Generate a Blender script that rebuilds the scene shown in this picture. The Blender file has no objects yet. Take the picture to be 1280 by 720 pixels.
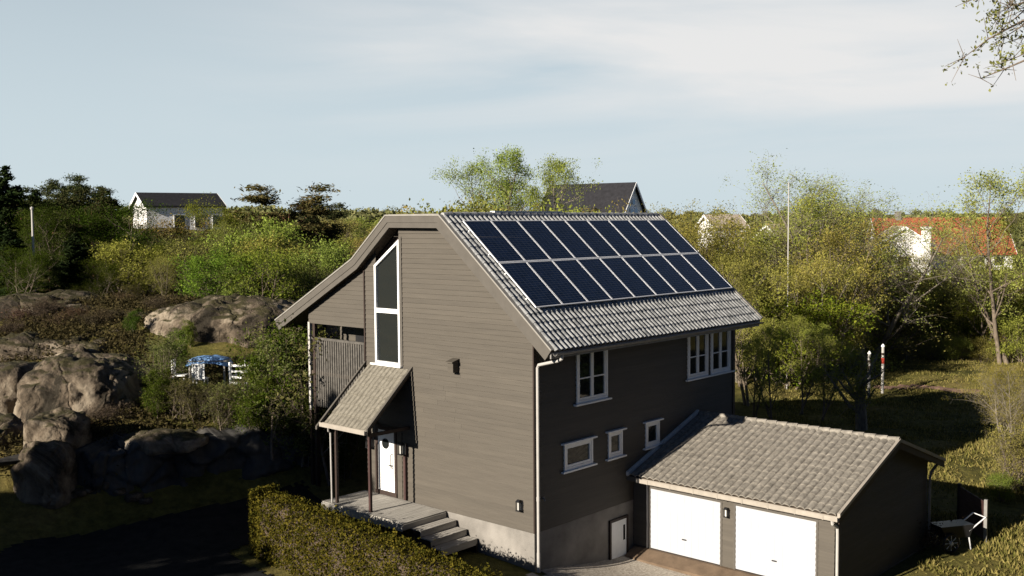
import bpy, math, random
import numpy as np
from mathutils import Vector, Matrix, noise as mnoise

S = bpy.context.scene
COL = S.collection
RAD = math.radians
# ------------------------------------------------------------------ camera
CAM = np.array([-21.171, -18.411, 9.674])
YAW, PITCH, ROLL = RAD(42.1737), RAD(3.5817), RAD(0.4373)
FPX = 1285.56                      # focal length in pixels of a 1280 wide frame
_f = np.array([math.cos(YAW)*math.cos(PITCH), math.sin(YAW)*math.cos(PITCH), -math.sin(PITCH)])
_r = np.array([math.sin(YAW), -math.cos(YAW), 0.0])
_d = np.cross(_f, _r)
_R = math.cos(ROLL)*_r + math.sin(ROLL)*_d
_D = -math.sin(ROLL)*_r + math.cos(ROLL)*_d
cam = bpy.data.cameras.new('camera')
cam.sensor_width = 36.0
cam.lens = 36.0*FPX/1280.0
cam.clip_start = 0.1
cam.clip_end = 12000
camo = bpy.data.objects.new('camera', cam)
COL.objects.link(camo)
camo.matrix_world = Matrix(((_R[0], -_D[0], -_f[0], CAM[0]), (_R[1], -_D[1], -_f[1], CAM[1]),
                            (_R[2], -_D[2], -_f[2], CAM[2]), (0, 0, 0, 1)))
S.camera = camo
# ------------------------------------------------------------------ light
SUN_DIR = Vector((1.0, -0.11, -0.36)).normalized()     # the way the light travels
SUN_EL = math.asin(-SUN_DIR.z)
SUN_AZ = math.atan2(-SUN_DIR.x, -SUN_DIR.y)             # from +Y clockwise
sl = bpy.data.lights.new('sun', 'SUN')
sl.energy = 5.0
sl.angle = RAD(0.5)
sl.color = (1.0, 0.90, 0.77)
so = bpy.data.objects.new('sun', sl)
COL.objects.link(so)
so.rotation_euler = SUN_DIR.to_track_quat('-Z', 'Y').to_euler()
so.location = (-40, 10, 40)

S.view_settings.view_transform = 'Standard'
S.view_settings.look = 'None'
S.view_settings.gamma = 1
S.view_settings.use_curve_mapping = False
S.view_settings.exposure = 1.2

W = bpy.data.worlds.new('World')
S.world = W
W.use_nodes = True
wn, wl = W.node_tree.nodes, W.node_tree.links
wn.clear()
def N(t, **k):
    n = wn.new(t)
    for a, b in k.items(): setattr(n, a, b)
    return n
sky = N('ShaderNodeTexSky', sky_type='NISHITA', sun_disc=False, sun_elevation=SUN_EL, sun_rotation=SUN_AZ,
        air_density=0.25, dust_density=0.0, ozone_density=1.6)
bg = N('ShaderNodeBackground'); bg.inputs['Strength'].default_value = 0.05
out = N('ShaderNodeOutputWorld')
tc = N('ShaderNodeTexCoord')
mp = N('ShaderNodeMapping'); mp.inputs['Scale'].default_value = (1.3, 1.3, 9.0); mp.inputs['Location'].default_value = (0.3, 0.1, 0.35)
n1 = N('ShaderNodeTexNoise'); n1.inputs['Scale'].default_value = 1.5; n1.inputs['Detail'].default_value = 6; n1.inputs['Roughness'].default_value = 0.52
n1.inputs['Distortion'].default_value = 0.5
rmp = N('ShaderNodeValToRGB'); rmp.color_ramp.elements[0].position = 0.30; rmp.color_ramp.elements[1].position = 0.58
sep = N('ShaderNodeSeparateXYZ')
# clouds lie low, mostly in one quarter of the sky
up = N('ShaderNodeMapRange', interpolation_type='SMOOTHSTEP'); up.inputs[1].default_value = 0.02; up.inputs[2].default_value = 0.13
dn = N('ShaderNodeMapRange', interpolation_type='SMOOTHSTEP'); dn.inputs[1].default_value = 0.32; dn.inputs[2].default_value = 0.16
az = N('ShaderNodeMapRange', interpolation_type='SMOOTHSTEP'); az.inputs[1].default_value = 0.42; az.inputs[2].default_value = 0.78
m1 = N('ShaderNodeMath', operation='MULTIPLY'); m2 = N('ShaderNodeMath', operation='MULTIPLY'); m3 = N('ShaderNodeMath', operation='MULTIPLY')
m4 = N('ShaderNodeMath', operation='MULTIPLY'); m4.inputs[1].default_value = 0.95
mix = N('ShaderNodeMix', data_type='RGBA'); mix.inputs['B'].default_value = (7.2, 7.15, 7.1, 1)
wl.new(tc.outputs['Generated'], mp.inputs['Vector']); wl.new(mp.outputs[0], n1.inputs['Vector'])
wl.new(n1.outputs['Fac'], rmp.inputs['Fac']); wl.new(tc.outputs['Generated'], sep.inputs[0])
wl.new(sep.outputs['Z'], up.inputs[0]); wl.new(sep.outputs['Z'], dn.inputs[0]); wl.new(sep.outputs['X'], az.inputs[0])
wl.new(up.outputs[0], m1.inputs[0]); wl.new(dn.outputs[0], m1.inputs[1]); wl.new(m1.outputs[0], m2.inputs[0]); wl.new(az.outputs[0], m2.inputs[1])
wl.new(m2.outputs[0], m3.inputs[0]); wl.new(rmp.outputs['Color'], m3.inputs[1]); wl.new(m3.outputs[0], m4.inputs[0])
hz = N('ShaderNodeMapRange', interpolation_type='SMOOTHSTEP'); hz.inputs[1].default_value = -0.02; hz.inputs[2].default_value = 0.75; hz.inputs[3].default_value = 1.0; hz.inputs[4].default_value = 0.0
hm = N('ShaderNodeMix', data_type='RGBA'); hm.inputs['B'].default_value = (5.3, 6.15, 6.5, 1)
hy = N('ShaderNodeMapRange', interpolation_type='SMOOTHSTEP'); hy.inputs[1].default_value = -0.15; hy.inputs[2].default_value = 0.25
h2 = N('ShaderNodeMath', operation='MULTIPLY')
wl.new(sep.outputs['Y'], hy.inputs[0]); wl.new(sep.outputs['Z'], hz.inputs[0])
wl.new(hz.outputs[0], h2.inputs[0]); wl.new(hy.outputs[0], h2.inputs[1]); wl.new(h2.outputs[0], hm.inputs['Factor']); wl.new(sky.outputs[0], hm.inputs['A'])
wl.new(m4.outputs[0], mix.inputs['Factor']); wl.new(hm.outputs['Result'], mix.inputs['A'])
wl.new(mix.outputs['Result'], bg.inputs['Color']); wl.new(bg.outputs[0], out.inputs['Surface'])

# ------------------------------------------------------------------ helpers
def ray(u, v):
    return (u-640)/FPX*_R + (v-360)/FPX*_D + _f
def at(u, v, D):                     # the world point a picture position shows at depth D
    return CAM + ray(u, v)*D

def tag(o, label=None, cat=None, group=None, kind=None):
    if label: o['label'] = label
    if cat: o['category'] = cat
    if group: o['group'] = group
    if kind: o['kind'] = kind
    return o
def empty(name, label, cat, loc=(0, 0, 0), rz=0.0, group=None):
    o = bpy.data.objects.new(name, None)
    COL.objects.link(o)
    o.location = loc; o.rotation_euler = (0, 0, rz)
    o.empty_display_size = 0.2
    return tag(o, label, cat, group)
def link(name, me, parent=None):
    o = bpy.data.objects.new(name, me)
    COL.objects.link(o)
    if parent is not None: o.parent = parent
    return o
def copy_tree(o, parent=None):
    c = o.copy(); COL.objects.link(c)
    if parent is not None: c.parent = parent
    for ch in list(o.children): copy_tree(ch, c)
    return c

class MB:
    """collects faces; build() links them as one mesh object"""
    def __init__(s): s.v = []; s.f = []; s.m = []
    def face(s, pts, m=0):
        b = len(s.v); s.v += [tuple(p) for p in pts]; s.f.append(tuple(range(b, b+len(pts)))); s.m.append(m); return s
    def box(s, x0, x1, y0, y1, z0, z1, m=0):
        b = len(s.v)
        s.v += [(x0,y0,z0),(x1,y0,z0),(x1,y1,z0),(x0,y1,z0),(x0,y0,z1),(x1,y0,z1),(x1,y1,z1),(x0,y1,z1)]
        for q in ((0,3,2,1),(4,5,6,7),(0,1,5,4),(1,2,6,5),(2,3,7,6),(3,0,4,7)):
            s.f.append(tuple(b+i for i in q)); s.m.append(m)
        return s
    def prism(s, poly, axis, a0, a1, m=0):
        """poly: 2-D points; axis 'x': (y,z) pulled along x, 'y': (x,z) along y, 'z': (x,y) along z"""
        P = {'x': lambda p, a: (a, p[0], p[1]), 'y': lambda p, a: (p[0], a, p[1]), 'z': lambda p, a: (p[0], p[1], a)}[axis]
        b = len(s.v); n = len(poly)
        s.v += [P(p, a0) for p in poly] + [P(p, a1) for p in poly]
        s.f.append(tuple(b+i for i in range(n))); s.m.append(m)
        s.f.append(tuple(b+n+i for i in range(n-1, -1, -1))); s.m.append(m)
        for i in range(n):
            j = (i+1) % n
            s.f.append((b+i, b+n+i, b+n+j, b+j)); s.m.append(m)
        return s
    def bar(s, p, q, w, h, m=0):
        p, q = Vector(p), Vector(q); d = (q-p).normalized()
        u = d.cross(Vector((0, 0, 1)))
        if u.length < 1e-4: u = Vector((1, 0, 0))
        u.normalize(); t = u.cross(d).normalized()
        b = len(s.v)
        for c in (p, q):
            for a, e in ((-1,-1),(1,-1),(1,1),(-1,1)): s.v.append(tuple(c+u*a*w/2+t*e*h/2))
        for k in ((0,1,2,3),(7,6,5,4),(0,4,5,1),(1,5,6,2),(2,6,7,3),(3,7,4,0)):
            s.f.append(tuple(b+i for i in k)); s.m.append(m)
        return s
    def tube(s, pts, rad, n=8, m=0):
        pts = [Vector(p) for p in pts]; b = len(s.v)
        rads = rad if hasattr(rad, '__len__') else [rad]*len(pts)
        up = Vector((0.13, 0.21, 0.97))
        for i, p in enumerate(pts):
            d = (pts[min(i+1, len(pts)-1)]-pts[max(i-1, 0)]).normalized()
            u = d.cross(up)
            if u.length < 1e-3: u = d.cross(Vector((1, 0, 0)))
            u.normalize(); t = d.cross(u)
            for k in range(n):
                a = 2*math.pi*k/n
                s.v.append(tuple(p+(u*math.cos(a)+t*math.sin(a))*rads[i]))
        for i in range(len(pts)-1):
            for k in range(n):
                j = (k+1) % n
                s.f.append((b+i*n+k, b+i*n+j, b+(i+1)*n+j, b+(i+1)*n+k)); s.m.append(m)
        s.f.append(tuple(b+k for k in range(n-1, -1, -1))); s.m.append(m)
        e = b+(len(pts)-1)*n
        s.f.append(tuple(e+k for k in range(n))); s.m.append(m)
        return s
    def build(s, name, mats, parent=None, smooth=False):
        me = bpy.data.meshes.new(name)
        me.from_pydata(s.v, [], s.f)
        for mt in (mats if isinstance(mats, (list, tuple)) else [mats]): me.materials.append(mt)
        me.polygons.foreach_set('material_index', s.m)
        if smooth: me.polygons.foreach_set('use_smooth', [True]*len(s.f))
        me.update()
        import bmesh
        bm = bmesh.new(); bm.from_mesh(me); bmesh.ops.recalc_face_normals(bm, faces=bm.faces); bm.to_mesh(me); bm.free()
        return link(name, me, parent)

def mesh_np(name, V, F, mats, smooth=False):
    """V (n,3), F (m,k) with one k"""
    V = np.asarray(V, np.float32); F = np.asarray(F, np.int32)
    me = bpy.data.meshes.new(name)
    me.vertices.add(len(V)); me.vertices.foreach_set('co', V.ravel())
    k = F.shape[1]
    me.loops.add(F.size); me.loops.foreach_set('vertex_index', F.ravel())
    me.polygons.add(len(F))
    me.polygons.foreach_set('loop_start', np.arange(0, F.size, k, dtype=np.int32))
    if smooth: me.polygons.foreach_set('use_smooth', np.ones(len(F), bool))
    for mt in (mats if isinstance(mats, (list, tuple)) else [mats]): me.materials.append(mt)
    me.update(calc_edges=True)
    me.validate()
    return me

# ------------------------------------------------------------------ materials
def mat(name, col, rough=0.7, spec=0.4, metal=0.0, var=0.0, vscale=3.0, bump=0.0, bscale=20.0, detail=4, col2=None, stretch=(1, 1, 1), coords='Object'):
    m = bpy.data.materials.new(name); m.use_nodes = True
    nt = m.node_tree; b = nt.nodes['Principled BSDF']
    b.inputs['Base Color'].default_value = (*col, 1)
    b.inputs['Roughness'].default_value = rough
    b.inputs['Specular IOR Level'].default_value = spec
    b.inputs['Metallic'].default_value = metal
    if var or bump or col2:
        t = nt.nodes.new('ShaderNodeTexCoord')
        mpn = nt.nodes.new('ShaderNodeMapping'); mpn.inputs['Scale'].default_value = stretch
        nt.links.new(t.outputs[coords], mpn.inputs['Vector'])
    if var or col2:
        n = nt.nodes.new('ShaderNodeTexNoise'); n.inputs['Scale'].default_value = vscale; n.inputs['Detail'].default_value = detail; n.inputs['Roughness'].default_value = 0.6
        nt.links.new(mpn.outputs[0], n.inputs['Vector'])
        r = nt.nodes.new('ShaderNodeValToRGB')
        r.color_ramp.elements[0].position = 0.3; r.color_ramp.elements[1].position = 0.7
        c2 = col2 or tuple(min(1, c*(1+var)) for c in col)
        c1 = col if col2 else tuple(c*(1-var) for c in col)
        r.color_ramp.elements[0].color = (*c1, 1); r.color_ramp.elements[1].color = (*c2, 1)
        nt.links.new(n.outputs['Fac'], r.inputs['Fac']); nt.links.new(r.outputs['Color'], b.inputs['Base Color'])
    if bump:
        n2 = nt.nodes.new('ShaderNodeTexNoise'); n2.inputs['Scale'].default_value = bscale; n2.inputs['Detail'].default_value = 5
        nt.links.new(mpn.outputs[0], n2.inputs['Vector'])
        bp = nt.nodes.new('ShaderNodeBump'); bp.inputs['Strength'].default_value = bump; bp.inputs['Distance'].default_value = 0.03
        nt.links.new(n2.outputs['Fac'], bp.inputs['Height']); nt.links.new(bp.outputs[0], b.inputs['Normal'])
    return m

def leaf_mat(name, c1, c2, trans=0.35):
    """leaf colour varies leaf by leaf and takes the tint set on the object"""
    m = bpy.data.materials.new(name); m.use_nodes = True
    nt = m.node_tree; nt.nodes.clear(); L = nt.links.new
    o = nt.nodes.new('ShaderNodeOutputMaterial')
    g = nt.nodes.new('ShaderNodeNewGeometry'); oi = nt.nodes.new('ShaderNodeObjectInfo')
    r = nt.nodes.new('ShaderNodeValToRGB')
    r.color_ramp.elements[0].color = (*c1, 1); r.color_ramp.elements[1].color = (*c2, 1)
    L(g.outputs['Random Per Island'], r.inputs['Fac'])
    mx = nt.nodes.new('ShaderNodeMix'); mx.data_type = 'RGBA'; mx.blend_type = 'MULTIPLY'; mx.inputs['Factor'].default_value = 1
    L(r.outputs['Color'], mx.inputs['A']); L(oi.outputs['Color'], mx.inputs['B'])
    d = nt.nodes.new('ShaderNodeBsdfDiffuse'); t = nt.nodes.new('ShaderNodeBsdfTranslucent')
    ms = nt.nodes.new('ShaderNodeMixShader'); ms.inputs[0].default_value = trans
    L(mx.outputs['Result'], d.inputs['Color']); L(mx.outputs['Result'], t.inputs['Color'])
    L(d.outputs[0], ms.inputs[1]); L(t.outputs[0], ms.inputs[2]); L(ms.outputs[0], o.inputs['Surface'])
    return m

M = {}
M['siding'] = mat('taupe_timber', (0.064, 0.056, 0.0445), 0.7, 0.3, var=0.10, vscale=2.2, bump=0.25, bscale=9, stretch=(0.35, 0.35, 5))
def per_board(m, lo, hi):
    nt = m.node_tree; b = nt.nodes['Principled BSDF']; src = b.inputs['Base Color'].links[0].from_socket
    g = nt.nodes.new('ShaderNodeNewGeometry'); mr = nt.nodes.new('ShaderNodeMapRange'); mr.inputs[3].default_value = lo; mr.inputs[4].default_value = hi
    mx = nt.nodes.new('ShaderNodeMix'); mx.data_type = 'RGBA'; mx.blend_type = 'MULTIPLY'; mx.inputs['Factor'].default_value = 1
    nt.links.new(g.outputs['Random Per Island'], mr.inputs[0]); nt.links.new(src, mx.inputs['A']); nt.links.new(mr.outputs[0], mx.inputs['B']); nt.links.new(mx.outputs['Result'], b.inputs['Base Color'])
per_board(M['siding'], .93, 1.06)
M['trim'] = mat('taupe_trim', (0.072, 0.065, 0.055), 0.7, 0.3, var=0.10, vscale=3)
M['soffit'] = mat('dark_soffit_board', (0.06, 0.047, 0.035), 0.8, 0.2, var=0.2, vscale=4)
M['white'] = mat('white_paint', (0.72, 0.73, 0.72), 0.45, 0.4, var=0.04, vscale=6)
M['door_white'] = mat('garage_door_white', (0.335, 0.345, 0.365), 0.5, 0.4, var=0.05, vscale=1.5)
M['concrete'] = mat('grey_plinth', (0.17, 0.16, 0.145), 0.9, 0.2, var=0.32, vscale=1.0, bump=0.3, bscale=25)
M['brown_concrete'] = mat('brown_slab', (0.11, 0.078, 0.052), 0.9, 0.2, var=0.25, vscale=2.5, bump=0.3, bscale=25)
M['gutter'] = mat('grey_gutter', (0.16, 0.155, 0.145), 0.5, 0.4, var=0.25, vscale=5)
M['pipe'] = mat('pale_downpipe', (0.33, 0.32, 0.30), 0.45, 0.4, var=0.08, vscale=4)
M['verge'] = mat('pale_verge_metal', (0.52, 0.53, 0.51), 0.45, 0.4, var=0.1, vscale=5)
M['dark'] = mat('dark_brown_paint', (0.028, 0.018, 0.014), 0.6, 0.3, var=0.2, vscale=5)
M['red_post'] = mat('red_brown_post', (0.04, 0.02, 0.018), 0.6, 0.3, var=0.2, vscale=5)
M['black'] = mat('black_metal', (0.012, 0.012, 0.013), 0.4, 0.4, var=0.1)
M['deck'] = mat('grey_deck_wood', (0.30, 0.285, 0.255), 0.85, 0.2, var=0.25, vscale=2.5, stretch=(0.5, 6, 3), bump=0.2, bscale=12)
M['lamp_glass'] = mat('lamp_glass', (0.5, 0.5, 0.47), 0.15, 0.5, var=0.05)
M['alu'] = mat('aluminium_frame', (0.72, 0.73, 0.74), 0.4, 0.5, metal=0.2, var=0.05)
M['bark'] = mat('grey_bark', (0.13, 0.105, 0.08), 0.9, 0.1, var=0.4, vscale=7, bump=0.5, bscale=18, stretch=(2, 2, 0.5))
M['pale_bark'] = mat('pale_bark', (0.16, 0.14, 0.11), 0.9, 0.1, var=0.4, vscale=6, bump=0.4, bscale=18, stretch=(2, 2, 0.8))
M['dark_bark'] = mat('dark_bark', (0.06, 0.045, 0.035), 0.9, 0.1, var=0.4, vscale=7)
M['pine_bark'] = mat('orange_brown_bark', (0.17, 0.09, 0.05), 0.9, 0.1, var=0.4, vscale=6)
M['garage_trim'] = mat('beige_gutter', (0.26, 0.235, 0.20), 0.5, 0.4, var=0.12, vscale=5)
M['thin_trim'] = mat('pale_roof_edge', (0.20, 0.19, 0.17), 0.5, 0.4, var=0.1, vscale=5)
M['slat'] = mat('shade_dark_slats', (0.075, 0.07, 0.062), 0.85, 0.2, var=0.35, vscale=6)  # slats coloured darker to stand in for tree shade
M['red'] = mat('red_paint', (0.45, 0.05, 0.03), 0.5, 0.4, var=0.1)
M['red_tile'] = mat('orange_clay_tile', (0.25, 0.068, 0.035), 0.8, 0.2, var=0.3, vscale=5)
M['house_white'] = mat('white_wood_wall', (0.66, 0.655, 0.64), 0.6, 0.3, var=0.05, vscale=2)
M['slate'] = mat('dark_roof', (0.020, 0.020, 0.023), 0.85, 0.1, var=0.25, vscale=3)
M['shade_tinted_white'] = mat('white_wall_shade_tint', (0.80, 0.84, 0.84), 0.6, 0.3, var=0.05, vscale=2)  # white wall with the cool cast of its shade mixed into the colour
M['grey_roof'] = mat('weathered_roof', (0.34, 0.29, 0.235), 0.8, 0.2, var=0.2, vscale=3)
M['blue_cloth'] = mat('blue_tarpaulin', (0.10, 0.21, 0.40), 0.5, 0.4, var=0.2, vscale=4)

def tile_mat(name, c, c2, rough, vs, fine):
    m = mat(name, c, rough, 0.35, col2=c2, vscale=vs, detail=7, bump=0.35, bscale=fine)
    return m
M['tile'] = tile_mat('grey_roof_tile', (0.10, 0.105, 0.105), (0.36, 0.365, 0.36), 0.42, 5, 40)
M['garage_tile'] = tile_mat('weathered_beige_tile', (0.10, 0.091, 0.077), (0.255, 0.235, 0.20), 0.8, 7, 40)
M['porch_tile'] = tile_mat('sandy_roof_tile', (0.10, 0.091, 0.072), (0.20, 0.185, 0.15), 0.8, 7, 40)

def glass_mat(name, col, rough=0.04):
    m = bpy.data.materials.new(name); m.use_nodes = True
    nt = m.node_tree; b = nt.nodes['Principled BSDF']
    b.inputs['Base Color'].default_value = (*col, 1); b.inputs['Roughness'].default_value = rough
    b.inputs['Specular IOR Level'].default_value = 0.5
    t = nt.nodes.new('ShaderNodeTexCoord'); n = nt.nodes.new('ShaderNodeTexNoise'); n.inputs['Scale'].default_value = 1.3
    bp = nt.nodes.new('ShaderNodeBump'); bp.inputs['Strength'].default_value = 0.06; bp.inputs['Distance'].default_value = 0.05
    nt.links.new(t.outputs['Object'], n.inputs['Vector']); nt.links.new(n.outputs['Fac'], bp.inputs['Height']); nt.links.new(bp.outputs[0], b.inputs['Normal'])
    return m
M['glass'] = glass_mat('window_glass', (0.012, 0.014, 0.014))

# solar cells: fine dark grid
def cell_mat():
    m = bpy.data.materials.new('solar_cells'); m.use_nodes = True
    nt = m.node_tree; b = nt.nodes['Principled BSDF']; L = nt.links.new
    b.inputs['Roughness'].default_value = 0.15; b.inputs['Specular IOR Level'].default_value = 0.16
    t = nt.nodes.new('ShaderNodeTexCoord')
    br = nt.nodes.new('ShaderNodeTexBrick'); br.offset = 0.0
    br.inputs['Scale'].default_value = 1.0; br.inputs['Brick Width'].default_value = 0.185; br.inputs['Row Height'].default_value = 0.092
    br.inputs['Mortar Size'].default_value = 0.004; br.inputs['Color1'].default_value = (0.005, 0.011, 0.027, 1); br.inputs['Color2'].default_value = (0.008, 0.016, 0.040, 1)
    br.inputs['Mortar'].default_value = (0.055, 0.065, 0.085, 1)
    L(t.outputs['UV'], br.inputs['Vector']); L(br.outputs['Color'], b.inputs['Base Color'])
    return m
M['cells'] = cell_mat()

def rock_mat():
    m = bpy.data.materials.new('granite'); m.use_nodes = True
    nt = m.node_tree; b = nt.nodes['Principled BSDF']; L = nt.links.new
    b.inputs['Roughness'].default_value = 0.9; b.inputs['Specular IOR Level'].default_value = 0.2
    t = nt.nodes.new('ShaderNodeTexCoord')
    n = nt.nodes.new('ShaderNodeTexNoise'); n.inputs['Scale'].default_value = 0.55; n.inputs['Detail'].default_value = 9; n.inputs['Roughness'].default_value = 0.68
    n.inputs['Distortion'].default_value = 0.8
    r = nt.nodes.new('ShaderNodeValToRGB'); e = r.color_ramp.elements
    e[0].position = 0.40; e[0].color = (0.022, 0.018, 0.012, 1); e[1].position = 0.64; e[1].color = (0.26, 0.22, 0.165, 1)
    x = e.new(0.49); x.color = (0.105, 0.082, 0.058, 1)
    v = nt.nodes.new('ShaderNodeTexVoronoi'); v.feature = 'DISTANCE_TO_EDGE'; v.inputs['Scale'].default_value = 0.55
    mpn = nt.nodes.new('ShaderNodeMapping'); mpn.inputs['Scale'].default_value = (1, 1, 0.5); mpn.inputs['Rotation'].default_value = (0.3, 0.2, 0.5)
    nd = nt.nodes.new('ShaderNodeTexNoise'); nd.inputs['Scale'].default_value = 2.0
    va = nt.nodes.new('ShaderNodeVectorMath'); va.operation = 'MULTIPLY_ADD'; va.inputs[1].default_value = (0.7, 0.7, 0.7)
    L(t.outputs['Object'], nd.inputs['Vector']); L(nd.outputs['Color'], va.inputs[0]); L(t.outputs['Object'], va.inputs[2])
    L(va.outputs[0], mpn.inputs['Vector']); L(mpn.outputs[0], v.inputs['Vector'])
    cr = nt.nodes.new('ShaderNodeMapRange'); cr.inputs[1].default_value = 0.0; cr.inputs[2].default_value = 0.05
    L(v.outputs['Distance'], cr.inputs[0])
    n2 = nt.nodes.new('ShaderNodeTexNoise'); n2.inputs['Scale'].default_value = 5; n2.inputs['Detail'].default_value = 8; n2.inputs['Roughness'].default_value = 0.7
    L(t.outputs['Object'], n.inputs['Vector']); L(t.outputs['Object'], n2.inputs['Vector'])
    L(n.outputs['Fac'], r.inputs['Fac'])
    ge = nt.nodes.new('ShaderNodeNewGeometry'); sx = nt.nodes.new('ShaderNodeSeparateXYZ'); L(ge.outputs['Normal'], sx.inputs[0])
    n3 = nt.nodes.new('ShaderNodeTexNoise'); n3.inputs['Scale'].default_value = 1.4; n3.inputs['Detail'].default_value = 7; n3.inputs['Roughness'].default_value = 0.7
    L(t.outputs['Object'], n3.inputs['Vector'])
    mu = nt.nodes.new('ShaderNodeMath'); mu.operation = 'MULTIPLY'; L(sx.outputs['Z'], mu.inputs[0]); L(n3.outputs['Fac'], mu.inputs[1])
    mr = nt.nodes.new('ShaderNodeMapRange'); mr.inputs[1].default_value = 0.36; mr.inputs[2].default_value = 0.48; L(mu.outputs[0], mr.inputs[0])
    mm = nt.nodes.new('ShaderNodeMix'); mm.data_type = 'RGBA'; mm.inputs['B'].default_value = (0.036, 0.032, 0.013, 1)
    L(mr.outputs[0], mm.inputs['Factor']); L(r.outputs['Color'], mm.inputs['A']); L(mm.outputs['Result'], b.inputs['Base Color'])
    ad = nt.nodes.new('ShaderNodeMath'); ad.operation = 'MULTIPLY_ADD'; ad.inputs[1].default_value = 0.5
    L(cr.outputs[0], ad.inputs[0]); L(n2.outputs['Fac'], ad.inputs[2])
    bp = nt.nodes.new('ShaderNodeBump'); bp.inputs['Strength'].default_value = 0.9; bp.inputs['Distance'].default_value = 0.14
    L(ad.outputs[0], bp.inputs['Height']); L(bp.outputs[0], b.inputs['Normal'])
    return m
M['rock'] = rock_mat()

def ground_mat():
    m = bpy.data.materials.new('meadow_ground'); m.use_nodes = True
    nt = m.node_tree; b = nt.nodes['Principled BSDF']; L = nt.links.new
    b.inputs['Roughness'].default_value = 0.95; b.inputs['Specular IOR Level'].default_value = 0.1
    t = nt.nodes.new('ShaderNodeTexCoord')
    n = nt.nodes.new('ShaderNodeTexNoise'); n.inputs['Scale'].default_value = 0.16; n.inputs['Detail'].default_value = 8; n.inputs['Roughness'].default_value = 0.62
    n2 = nt.nodes.new('ShaderNodeTexNoise'); n2.inputs['Scale'].default_value = 3.5; n2.inputs['Detail'].default_value = 8; n2.inputs['Roughness'].default_value = 0.75
    for q in (n, n2): L(t.outputs['Object'], q.inputs['Vector'])
    r = nt.nodes.new('ShaderNodeValToRGB'); e = r.color_ramp.elements
    e[0].position = 0.34; e[0].color = (0.030, 0.036, 0.010, 1); e[1].position = 0.70; e[1].color = (0.20, 0.16, 0.062, 1)
    x = e.new(0.5); x.color = (0.115, 0.108, 0.030, 1)
    r2 = nt.nodes.new('ShaderNodeValToRGB'); r2.color_ramp.elements[0].position = 0.3; r2.color_ramp.elements[1].position = 0.72
    r2.color_ramp.elements[0].color = (0.35, 0.35, 0.35, 1); r2.color_ramp.elements[1].color = (1.35, 1.3, 1.2, 1)
    mx = nt.nodes.new('ShaderNodeMix'); mx.data_type = 'RGBA'; mx.blend_type = 'MULTIPLY'; mx.inputs['Factor'].default_value = 1
    L(n.outputs['Fac'], r.inputs['Fac']); L(n2.outputs['Fac'], r2.inputs['Fac'])
    L(r.outputs['Color'], mx.inputs['A']); L(r2.outputs['Color'], mx.inputs['B']); L(mx.outputs['Result'], b.inputs['Base Color'])
    bp = nt.nodes.new('ShaderNodeBump'); bp.inputs['Strength'].default_value = 0.8; bp.inputs['Distance'].default_value = 0.12
    L(n2.outputs['Fac'], bp.inputs['Height']); L(bp.outputs[0], b.inputs['Normal'])
    return m
M['ground'] = ground_mat()
M['shade_dark_rock'] = mat('rock_with_shade_colour', (0.014, 0.015, 0.016), 0.9, 0.2, col2=(0.075, 0.070, 0.062), vscale=1.1, detail=9, bump=0.8, bscale=6, stretch=(1, 1, .35))  # darker copy of the rock; the wall's shade is put into its colour
M['gravel'] = mat('pale_gravel', (0.20, 0.175, 0.14), 0.95, 0.15, col2=(0.52, 0.47, 0.40), vscale=14, detail=8, bump=0.8, bscale=30)
M['yard'] = mat('shade_dark_asphalt', (0.008, 0.009, 0.009), 0.95, 0.1, col2=(0.022, 0.021, 0.019), vscale=3, detail=8, bump=0.4, bscale=20)  # asphalt blackened further so its colour deepens the yard's shade
M['dirt_path'] = mat('pink_dirt_path', (0.22, 0.14, 0.105), 0.95, 0.1, var=0.3, vscale=2.5, bump=0.5, bscale=15)

M['leaf_spring'] = leaf_mat('spring_leaf', (0.145, 0.172, 0.034), (0.315, 0.325, 0.085), 0.35)
M['leaf_green'] = leaf_mat('green_leaf', (0.055, 0.095, 0.013), (0.17, 0.205, 0.035), 0.35)
M['leaf_olive'] = leaf_mat('olive_leaf', (0.105, 0.112, 0.032), (0.265, 0.255, 0.08), 0.3)
M['leaf_grey'] = leaf_mat('pale_leaf', (0.17, 0.18, 0.045), (0.32, 0.32, 0.11), 0.35)
M['needle'] = leaf_mat('dark_needle', (0.010, 0.018, 0.007), (0.035, 0.048, 0.016), 0.1)
M['pine_needle'] = leaf_mat('pine_needle', (0.022, 0.034, 0.012), (0.085, 0.085, 0.035), 0.1)
M['hedge_leaf'] = leaf_mat('hedge_leaf', (0.030, 0.034, 0.006), (0.115, 0.093, 0.014), 0.25)
M['grass_blade'] = leaf_mat('grass_blade', (0.085, 0.088, 0.020), (0.26, 0.215, 0.075), 0.3)
M['heather'] = leaf_mat('heather', (0.035, 0.028, 0.02), (0.105, 0.075, 0.045), 0.2)
M['scrub'] = leaf_mat('scrub_leaf', (0.022, 0.020, 0.010), (0.075, 0.060, 0.026), 0.2)
M['far_leaf'] = leaf_mat('far_foliage', (0.09, 0.105, 0.04), (0.19, 0.185, 0.08), 0.2)
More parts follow.
